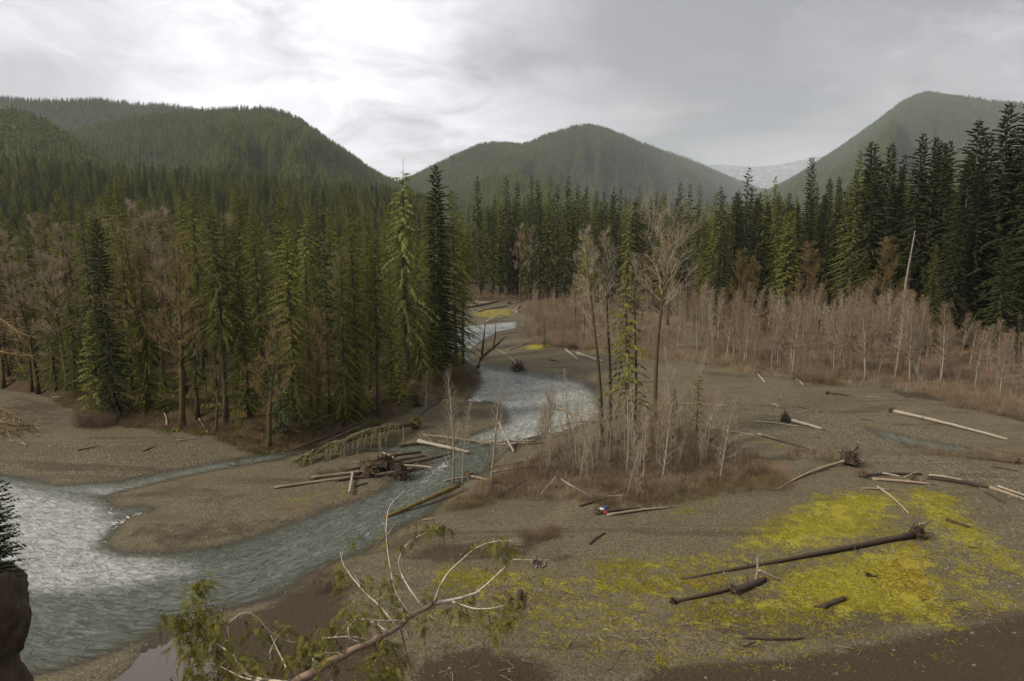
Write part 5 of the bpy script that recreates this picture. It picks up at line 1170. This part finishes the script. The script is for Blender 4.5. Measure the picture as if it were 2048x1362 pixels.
# stone fire ring, and the litter beside it
x, y = at(1077, 1141, .4); e = empty('fire_ring', (x, y, H1(x, y))); tag(e, 'ring of pale stones round old ashes on the dark sand', 'fire ring')
sm = []
for k in range(4):
    mb = MB(); mb.lump((0, 0, 0), (.13, .10, .09), k + 40, 8, 5, .2); sm.append(mb.mesh('stone', M['stone'], True))
for k in range(13):
    a = k / 13 * 6.283; o = link('stone', sm[k % 4], parent=e); o.location = (math.cos(a) * .50, math.sin(a) * .62, .06); o.rotation_euler = (0, 0, random.random() * 6); q = random.uniform(.8, 1.4); o.scale = (q, q, q)
mb = MB(); mb.lump((0, 0, .0), (.36, .46, .05), 3, 12, 4, .15); link('ashes', mb.mesh('ashes', M['root_dark'], True), parent=e)
def plain(name, c, rough=.7):
    m, t, b = mat_new(name); tc = nn(t, 'ShaderNodeTexCoord'); f = noise(t, tc.outputs['Object'], 8, 3); 
    t.links.new(mixc(t, f, tuple(v * .7 for v in c), tuple(min(1, v * 1.25) for v in c)), b.inputs['Base Color']); b.inputs['Roughness'].default_value = rough; return m
for px, py, c, lab, s_ in [(1203, 1036, (.62, .60, .62), 'crumpled white bag tucked under the curved dark log', (.22, .16, .16)), (1211, 1032, (.04, .05, .22), 'crumpled dark blue bag tucked under the curved dark log', (.24, .16, .16)), (1210, 1040, (.40, .03, .03), 'crumpled red rag tucked under the curved dark log', (.22, .12, .08))]:
    x, y = at(px, py, .4); mb = MB(); mb.lump((0, 0, .10), s_, px, 12, 7, .28); o = link('litter_bag', mb.mesh('litter_bag', plain('bag_%d' % px, c))); o.location = (x, y, H1(x, y)); tag(o, lab, 'litter', 'coloured litter under the curved log')

# ---------------------------------------------------------------- loose stones, twigs, moss cushions
def ground_pts(n, box, pick):
    x = rng.uniform(box[0], box[1], n); y = box[2] + (box[3] - box[2]) * rng.random(n) ** 1.5
    P = np.stack([x, y], 1); k = pick(P); P = P[rng.random(n) < k]; return P
ST = []
for k in range(5):
    mb = MB(); mb.lump((0, 0, .02), (.5, .38, .26), k + 60, 6, 4, .25); ST.append(mb.mesh('cobble', M['stone']))
def wsd(P):
    s = np.full(len(P), 14.0)
    for w in WATERS: s = np.minimum(s, sdf(P, w))
    return s
def pk(P):
    return np.clip(area_mask(COBBLE, 2.5, P) * .75 + .09, 0, 1) * (wsd(P) > -.6) * (sdf(P, BENCH) > 0) * (1 - area_mask(MUD, 1.5, P) * .85) * np.clip(fbm(P[:, 0] * .3, P[:, 1] * .3, 4, 4) * 3 + .6, .05, 1)
P = ground_pts(330000, (-75, 85, 32, 125), pk); z = ground_h(P[:, 0], P[:, 1]); q = .07 + .25 * rng.random(len(P)) ** 4
scatter('cobbles', np.column_stack([P, z]), np.stack([q, q, q * .8], 1), rng.random(len(P)) * 6.28, rng.integers(0, 5, len(P)), ST)
MC = []
for k in range(4):
    r = random.Random(k); mb = MB()
    for i in range(14):
        a = r.random() * 6.28; p = Vector((math.cos(a) * r.random() * .5, math.sin(a) * r.random() * .5, 0)); d = Vector((r.uniform(-.3, .3), r.uniform(-.3, .3), r.uniform(.25, .6))); mb.leaf(p, d, Vector((-math.sin(a), math.cos(a), 0)) * .13)
    MC.append(mb.mesh('moss_cushion', None))
M['moss'] = mat_leaf('moss', (.17, .15, .014), (.41, .36, .032), .25, nscale=.8); M['moss_orange'] = mat_leaf('moss_orange', (.17, .09, .01), (.36, .24, .02), .2, nscale=.8)
for k, me in enumerate(MC): me.materials.append(M['moss_orange' if k == 3 else 'moss'])
def pm(P):
    a = np.maximum(area_mask(MOSS, 3, P), area_mask(MOSSW, 4, P)); return np.clip((a + fbm(P[:, 0] * .45, P[:, 1] * .45, 51, 4) * 1.5 + fbm(P[:, 0] * 1.9, P[:, 1] * 1.9, 52, 3) * 1.1 - .52) * 3, 0, 1) * (a > .05)
P = ground_pts(420000, (-12, 62, 33, 90), pm); z = ground_h(P[:, 0], P[:, 1]); q = rng.uniform(.06, .15, len(P))
oi_ = (rng.random(len(P)) < area_mask(ORANGE, 1.6, P) * .8); scatter('moss_cover', np.column_stack([P, z - .01]), np.stack([q, q, q * .8], 1), rng.random(len(P)) * 6.28, np.where(oi_, 3, rng.integers(0, 3, len(P))), MC)
TW = []
for k in range(6):
    r = random.Random(k + 9); mb = MB(); p = Vector((-.5, 0, .03)); pts_ = [p]; d = Vector((1, r.uniform(-.4, .4), .05)).normalized(); cv = r.uniform(-.5, .5)
    for i in range(4):
        d = (d + Vector((-d.y, d.x, 0)) * cv + Vector((0, 0, r.uniform(-.12, .12)))).normalized(); p = p + d * .25; pts_.append(Vector((p.x, p.y, abs(p.z) + .015)))
    mb.tube(pts_, [.022, .02, .018, .014, .008], 4, False)
    if k % 2: mb.spike(pts_[2], pts_[2] + Vector((.2, r.choice((-.25, .25)), .08)), .012)
    TW.append(mb.mesh('twig', M['drift_pale' if k < 1 else ('drift_tan' if k < 4 else 'drift_dark')]))
TWA = [([(690,945),(740,920),(850,905),(860,925),(800,955),(720,960)], 1.0),([(880,1160),(1100,1180),(1400,1215),(1560,1240),(1800,1290),(1600,1362),(900,1362),(820,1290)], .55), ([(1240,1215),(1420,1240),(1500,1285),(1560,1340),(1300,1330)], 1.0), ([(1830,1230),(1920,1210),(1980,1260),(1880,1275)], 1.0), ([(700,1290),(1050,1290),(1150,1362),(800,1362)], .35), ([(1480,1260),(1720,1275),(1740,1300),(1480,1300)], .9),
  ([(830,862),(960,872),(1080,880),(1140,858),(1150,872),(1060,900),(940,900),(840,885)], 1.0), ([(1700,945),(1880,945),(2060,985),(2060,1010),(1850,975)], .7), ([(930,940),(1020,940),(1110,960),(1000,990)], .5), ([(0,860),(440,880),(440,940),(0,930)], .10), ([(560,950),(720,955),(760,990),(600,1020)], .2), ([(1450,1100),(2048,980),(2048,1250),(1500,1250)], .10), ([(1440,760),(2048,880),(2048,1010),(1480,930)], .14), ([(1000,1060),(1400,1020),(1200,1150),(950,1150)], .10)]
def pt_(P): return area_mask(TWA, 1.2, P) * np.clip(fbm(P[:, 0] * .4, P[:, 1] * .4, 71, 4) * 4 + .45, 0, 1)
P = ground_pts(80000, (-45, 75, 32, 110), pt_); z = np.maximum(ground_h(P[:, 0], P[:, 1]), 0); q = .25 + .85 * rng.random(len(P)) ** 3
jam = area_mask([TWA[0], TWA[6]], 1.2, P) > .5; z = z + jam * rng.random(len(P)) * .6; q = np.where(jam, q * 1.6, q)
scatter('driftwood_twigs', np.column_stack([P, z]), np.stack([q, q, q], 1), rng.random(len(P)) * 6.28, rng.integers(0, 6, len(P)), TW, tilt=np.stack([rng.uniform(-.2, .2, len(P)) * (1 + 3 * jam), rng.uniform(-.2, .2, len(P)) * (1 + 3 * jam)], 1))
# ================================================================ FOREGROUND
def pd(px, py, D):                          # D metres out along the sight line's horizontal
    return Vector(at_range(px, py, D))
e = empty('leaning_cedar', pd(500, 1450, 7.0)); tag(e, 'half-dead cedar leaning out from the bluff with bare white branches', 'cedar tree'); o_ = Vector(e.location)
def smooth(pts, k=4):
    P = [Vector(p) for p in pts]; out = []
    for i in range(len(P) - 1):
        a = P[max(i - 1, 0)]; b = P[i]; c = P[i + 1]; d = P[min(i + 2, len(P) - 1)]
        for j in range(k):
            t = j / k; out.append(.5 * ((2 * b) + (c - a) * t + (2 * a - 5 * b + 4 * c - d) * t * t + (3 * b - a - 3 * c + d) * t ** 3))
    return out + [P[-1]]
def branch(nm, pts, r0, r1, mat, n=6):
    P = [pd(*p) - o_ for p in pts]; S = smooth(P); m = len(S); mb = MB(); r = random.Random(len(pts) + int(pts[0][0]))
    S = [p + Vector((r.uniform(-1, 1), r.uniform(-1, 1), r.uniform(-1, 1))) * r0 * .22 for p in S]
    mb.tube(S, [r0 + (r1 - r0) * (i / (m - 1)) ** .8 for i in range(m)], n, True, .08)
    for i in range(2, m - 1, 3):            # little broken twigs
        q = S[i]; mb.spike(q, q + Vector((r.uniform(-1, 1), r.uniform(-1, 1), r.uniform(-.2, 1))) * r.uniform(.05, .20), r0 * .35)
    ob = link(nm, mb.mesh(nm, M[mat], True), parent=e); return [p + o_ for p in S]
tr_ = branch('trunk', [(500,1450,7.0),(600,1361,7.4),(666,1321,7.7),(740,1284,8.0),(791,1255,8.25),(824,1229,8.45),(871,1207,8.7)], .062, .030, 'cedar_bark', 9)
top_ = branch('leader', [(871,1207,8.7),(941,1191,9.0),(970,1171,9.2),(1014,1130,9.6)], .027, .006, 'white_branch')
BRS = [[(846,1215,8.6),(820,1178,8.7),(802,1145,8.9),(798,1120,9.0),(813,1090,9.2),(838,1072,9.4),(872,1057,9.6),(886,1046,9.7)],
 [(868,1206,8.7),(886,1160,8.6),(915,1127,8.6),(959,1092,8.6),(1010,1081,8.6),(1030,1090,8.6)],
 [(824,1229,8.45),(787,1215,8.2),(769,1204,8.1),(765,1193,8.05)], [(802,1242,8.3),(740,1240,8.0),(718,1226,7.9),(705,1202,7.8)],
 [(791,1250,8.25),(758,1211,8.4),(721,1175,8.6),(688,1131,8.9),(681,1104,9.0)], [(772,1261,8.15),(736,1240,8.3),(699,1242,8.4),(690,1259,8.4)],
 [(905,1203,8.8),(948,1217,8.6),(989,1215,8.5),(1014,1207,8.5)],
 [(575,1365,7.3),(498,1352,7.5),(468,1314,7.6),(432,1288,7.7),(399,1290,7.8)], [(498,1352,7.5),(465,1306,7.8),(456,1255,8.0),(468,1237,8.0),(491,1225,8.1),(516,1235,8.1),(538,1262,8.1),(571,1281,8.1),(593,1284,8.1)],
 [(520,1362,7.3),(484,1354,7.4),(439,1332,7.5),(399,1319,7.6)], [(762,1277,8.1),(751,1325,7.9),(747,1372,7.8)], [(802,1259,8.3),(813,1306,8.2),(831,1372,8.1)],
 [(641,1330,7.55),(626,1317,7.5),(652,1306,7.6),(681,1306,7.7)], [(384,1248,7.9),(395,1207,8.0),(414,1186,8.1)], [(399,1290,7.8),(388,1262,7.9),(384,1248,7.9)], [(815,1222,8.5),(790,1180,8.7),(778,1120,8.9),(772,1060,9.2),(780,1012,9.5),(811,980,9.8)],
 [(640,1277,8),(700,1273,8),(735,1278,8)], [(538,1312,7.8),(548,1285,7.9),(556,1270,8)], [(573,1335,7.5),(560,1310,7.7),(541,1270,7.9)], [(700,1280,7.9),(697,1255,7.9),(712,1240,7.9)], [(690,1300,7.8),(660,1345,7.7),(640,1372,7.6)], [(460,1330,7.5),(445,1355,7.4),(440,1380,7.4)], [(380,1300,7.6),(355,1330,7.6),(355,1370,7.5)], [(385,1290,7.7),(378,1330,7.6),(370,1375,7.5)]]
PATHS = [branch('branch', b, .011 if i == 15 else (.0135 if i != 7 else .020), .004, 'white_branch' if i not in (10, 11, 20, 21, 22, 23) else 'cedar_bark', 5) for i, b in enumerate(BRS)]
fr = []
r = random.Random(3)
FB = MB()
def frond(P, d, L, up):
    d = d.normalized(); s = d.cross(up)
    if s.length < .05: s = d.cross(Vector((1, 0, 0)))
    s.normalize(); u = s.cross(d)
    n = 13
    for k in range(n):
        q = k / n; c = P + d * L * q + Vector((0, 0, -.45 * L * q * q)); l2 = L * .30 * (1 - q * .7) * r.uniform(.7, 1.2)
        for sg in (-1, 1):
            dd = (d * 1.0 + s * sg * .75 + Vector((0, 0, -.25))).normalized() * l2
            FB.leaf(c, dd, (d * .9 - s * sg * .3).normalized() * l2 * .13)
    FB.leaf(P, d * L * .6 + Vector((0, 0, -.1 * L)), s * L * .012)
    FB.leaf(P + d * L * .85 + Vector((0, 0, -.33 * L)), d * L * .25, s * L * .03)
def clump(px, py, D, n, rx, ry, rd, L=.22, dr=None):
    for i in range(n):
        c = pd(px + r.gauss(0, rx), py + r.gauss(0, ry), D + r.gauss(0, rd))
        d = Vector(dr) if dr else Vector((r.uniform(-1, 1), r.uniform(-1, .6), r.uniform(-1.1, .1)))
        d = d + Vector((r.uniform(-.5, .5), r.uniform(-.5, .5), r.uniform(-.4, .4)))
        frond(c, d, L * r.uniform(.6, 1.3), Vector((r.uniform(-.6, .6), r.uniform(-.6, .6), 1)))
for px, py, D, n, rx, ry, rd in [(395,1215,7.9,20,16,22,.15),(375,1250,7.8,24,18,18,.15),(415,1265,7.8,26,22,18,.2),(400,1310,7.6,26,24,20,.2),(450,1300,7.7,18,20,22,.2),(385,1350,7.5,22,22,18,.2),(355,1245,7.8,8,14,10,.1),(430,1225,7.9,10,14,14,.15),(400,1175,8,10,10,12,.1),(415,1160,8.1,6,8,8,.1),
  (500,1325,7.6,14,22,16,.2),(520,1345,7.5,10,16,10,.2),(505,1245,8,8,10,12,.1),(540,1268,8.1,8,14,12,.1),(620,1285,8,20,22,18,.2),(645,1315,7.8,16,20,16,.2),(600,1300,7.9,10,16,14,.2),(720,1250,8,16,22,16,.2),(700,1215,8.3,8,12,14,.2),(745,1230,8.2,10,16,16,.2),(690,1175,8.7,7,8,16,.2),(680,1140,8.9,5,6,10,.15),
  (770,1185,8.6,8,10,20,.2),(785,1150,8.8,6,8,16,.2),(790,1215,8.5,10,14,12,.2),(770,1330,7.9,20,18,24,.2),(745,1345,7.8,14,14,18,.2),(800,1315,8.1,8,10,16,.2),(840,1060,9.4,7,14,8,.1),(872,1055,9.6,7,12,6,.1),(886,1048,9.7,4,6,5,.1),(815,1085,9.2,3,6,6,.1),(1005,1085,8.6,6,14,6,.1),(1025,1098,8.6,6,8,10,.1),(985,1082,8.6,3,8,5,.1),(950,1095,8.6,3,6,6,.1),
  (935,1222,8.7,10,18,10,.15),(985,1240,8.5,12,8,18,.1),(1025,1215,8.5,10,12,14,.1),(1020,1240,8.5,6,8,12,.1),(905,1215,8.8,6,12,8,.15),(860,1192,8.8,6,14,8,.2),(940,1180,9,4,12,6,.1),(775,1075,9.1,4,5,12,.1),(705,1080,9,4,6,6,.1),(565,1330,7.7,8,12,14,.2),(660,1250,8.2,8,16,12,.2),(850,1245,8.4,5,8,10,.1),(730,1165,8.5,5,8,12,.1),(560,1250,8,5,12,8,.1),(765,1290,8.2,8,12,10,.1),(338,1230,7.8,4,8,6,.1),(440,1345,7.5,12,16,14,.2)]:
    clump(px, py, D, int(n * 2.2), rx, ry, rd)
FB.v = [tuple(Vector(p) - o_) for p in FB.v]
link('foliage', FB.mesh('foliage', M['cedar_leaves']), parent=e)

C['bank', 0] = conifer_meshes(97, 4.0, 1.0, .0, 190, .12, .25, .7, .34, .030, .3, 'dark_needles', ragged=.2, dens=3.0, stubs=0, r0=.06)
# earth bank with a young conifer at the left picture edge
mb = MB(); prof = [(38,1128),(52,1160),(60,1190),(66,1222),(62,1250),(52,1285),(36,1312),(40,1335),(80,1352)]
rows = []
for k, (px, py) in enumerate(prof):
    row = []
    for j, dD in enumerate([2.6, 1.6, .7, 0, -.9, -2.2, -4.0, -6.0]):
        off = [0, 3, 3, 0, -16, -50, -110, -190][j]
        q = pd(px - 9 + off, py + (0 if j < 4 else 6), 21 + dD - k * .12); jit = .22
        row.append((q.x + random.uniform(-jit, jit) * .6, q.y + random.uniform(-jit, jit), q.z + random.uniform(-jit, jit) * .5))
    rows.append(row)
cap = [(a[0] - 2.5, a[1], rows[0][0][2] + .3) for a in rows[0]]; rows = [cap] + rows
foot = [(a[0] - .3, a[1], -1.5) for a in rows[-1]]; rows.append(foot)
k0 = 0
for row in rows: mb.v += row
nc = len(rows[0])
for i in range(len(rows) - 1):
    for j in range(nc - 1): a = i * nc + j; mb.f.append((a, a + 1, a + nc + 1, a + nc))
o = link('earth_bank', mb.mesh('earth_bank', M['earth'], True)); tag(o, kind='structure')
sub = o.modifiers.new('soft', 'SUBSURF'); sub.levels = 2; sub.render_levels = 2
tx = bpy.data.textures.new('bank_relief', 'CLOUDS'); tx.noise_scale = .55; dm = o.modifiers.new('relief', 'DISPLACE'); dm.texture = tx; dm.strength = .42; dm.texture_coords = 'GLOBAL'
b0 = pd(-14, 1140, 21.0); place('conifer_tree', C['bank', 0], b0.x, b0.y, 3.5, 'dark young conifer on the earth bank at the left picture edge', 'conifer', None, z=b0.z - .3, wide=1.0)
b0 = pd(-40, 1120, 20.5); place('conifer_tree', C['bank', 0], b0.x, b0.y, 4.0, 'dark conifer cut off by the left picture edge above the river', 'conifer', None, z=b0.z - .3, wide=1.0)
# twiggy boughs reaching in from a tree left of the frame
tb = MB(); b0 = pd(-90, 1000, 26); e = empty('overhanging_tree', (b0.x, b0.y, H1(b0.x, b0.y) - .2)); tag(e, 'mossy boughs reaching in from the left picture edge over the gravel', 'tree'); o_ = Vector(e.location); zt = pd(-90, 560, 26).z - o_.z
tb.tube([(0, 0, 0), (.1, .1, zt * .4), (.0, .2, zt * .75), (.15, .1, zt)], [.28, .22, .16, .08], 8); link('trunk', tb.mesh('trunk', M['moss_bark'], True), parent=e)
for pts_ in [[(-90,760,26),(-40,790,25.6),(0,815,25.2),(40,838,25)], [(-90,800,26),(-30,830,25.6),(20,848,25.3),(72,850,25)], [(-90,700,26),(-40,690,25.8),(10,705,25.5),(60,712,25.3)], [(-90,640,26),(-40,625,25.8),(5,640,25.5),(40,668,25.3)], [(-90,820,26),(-40,850,25.6),(5,862,25.3),(50,858,25.2)]]:
    P = smooth([pd(*p) - o_ for p in pts_], 5); mb = MB(); mb.tube(P, [.05 * (1 - i / len(P)) + .01 for i in range(len(P))], 5)
    for i in range(3, len(P)):
        for k in range(5):
            q = P[i] + Vector((random.gauss(0, .45), random.gauss(0, .4), random.uniform(-.55, .15))); mb.spike(P[i], q, .014)
            for j in range(3): u = P[i].lerp(q, random.uniform(.4, 1)); mb.spike(u, u + Vector((random.gauss(0, .2), random.gauss(0, .2), random.uniform(-.3, .05))), .009)
    link('branch', mb.mesh('branch', M['orange_twig']), parent=e)
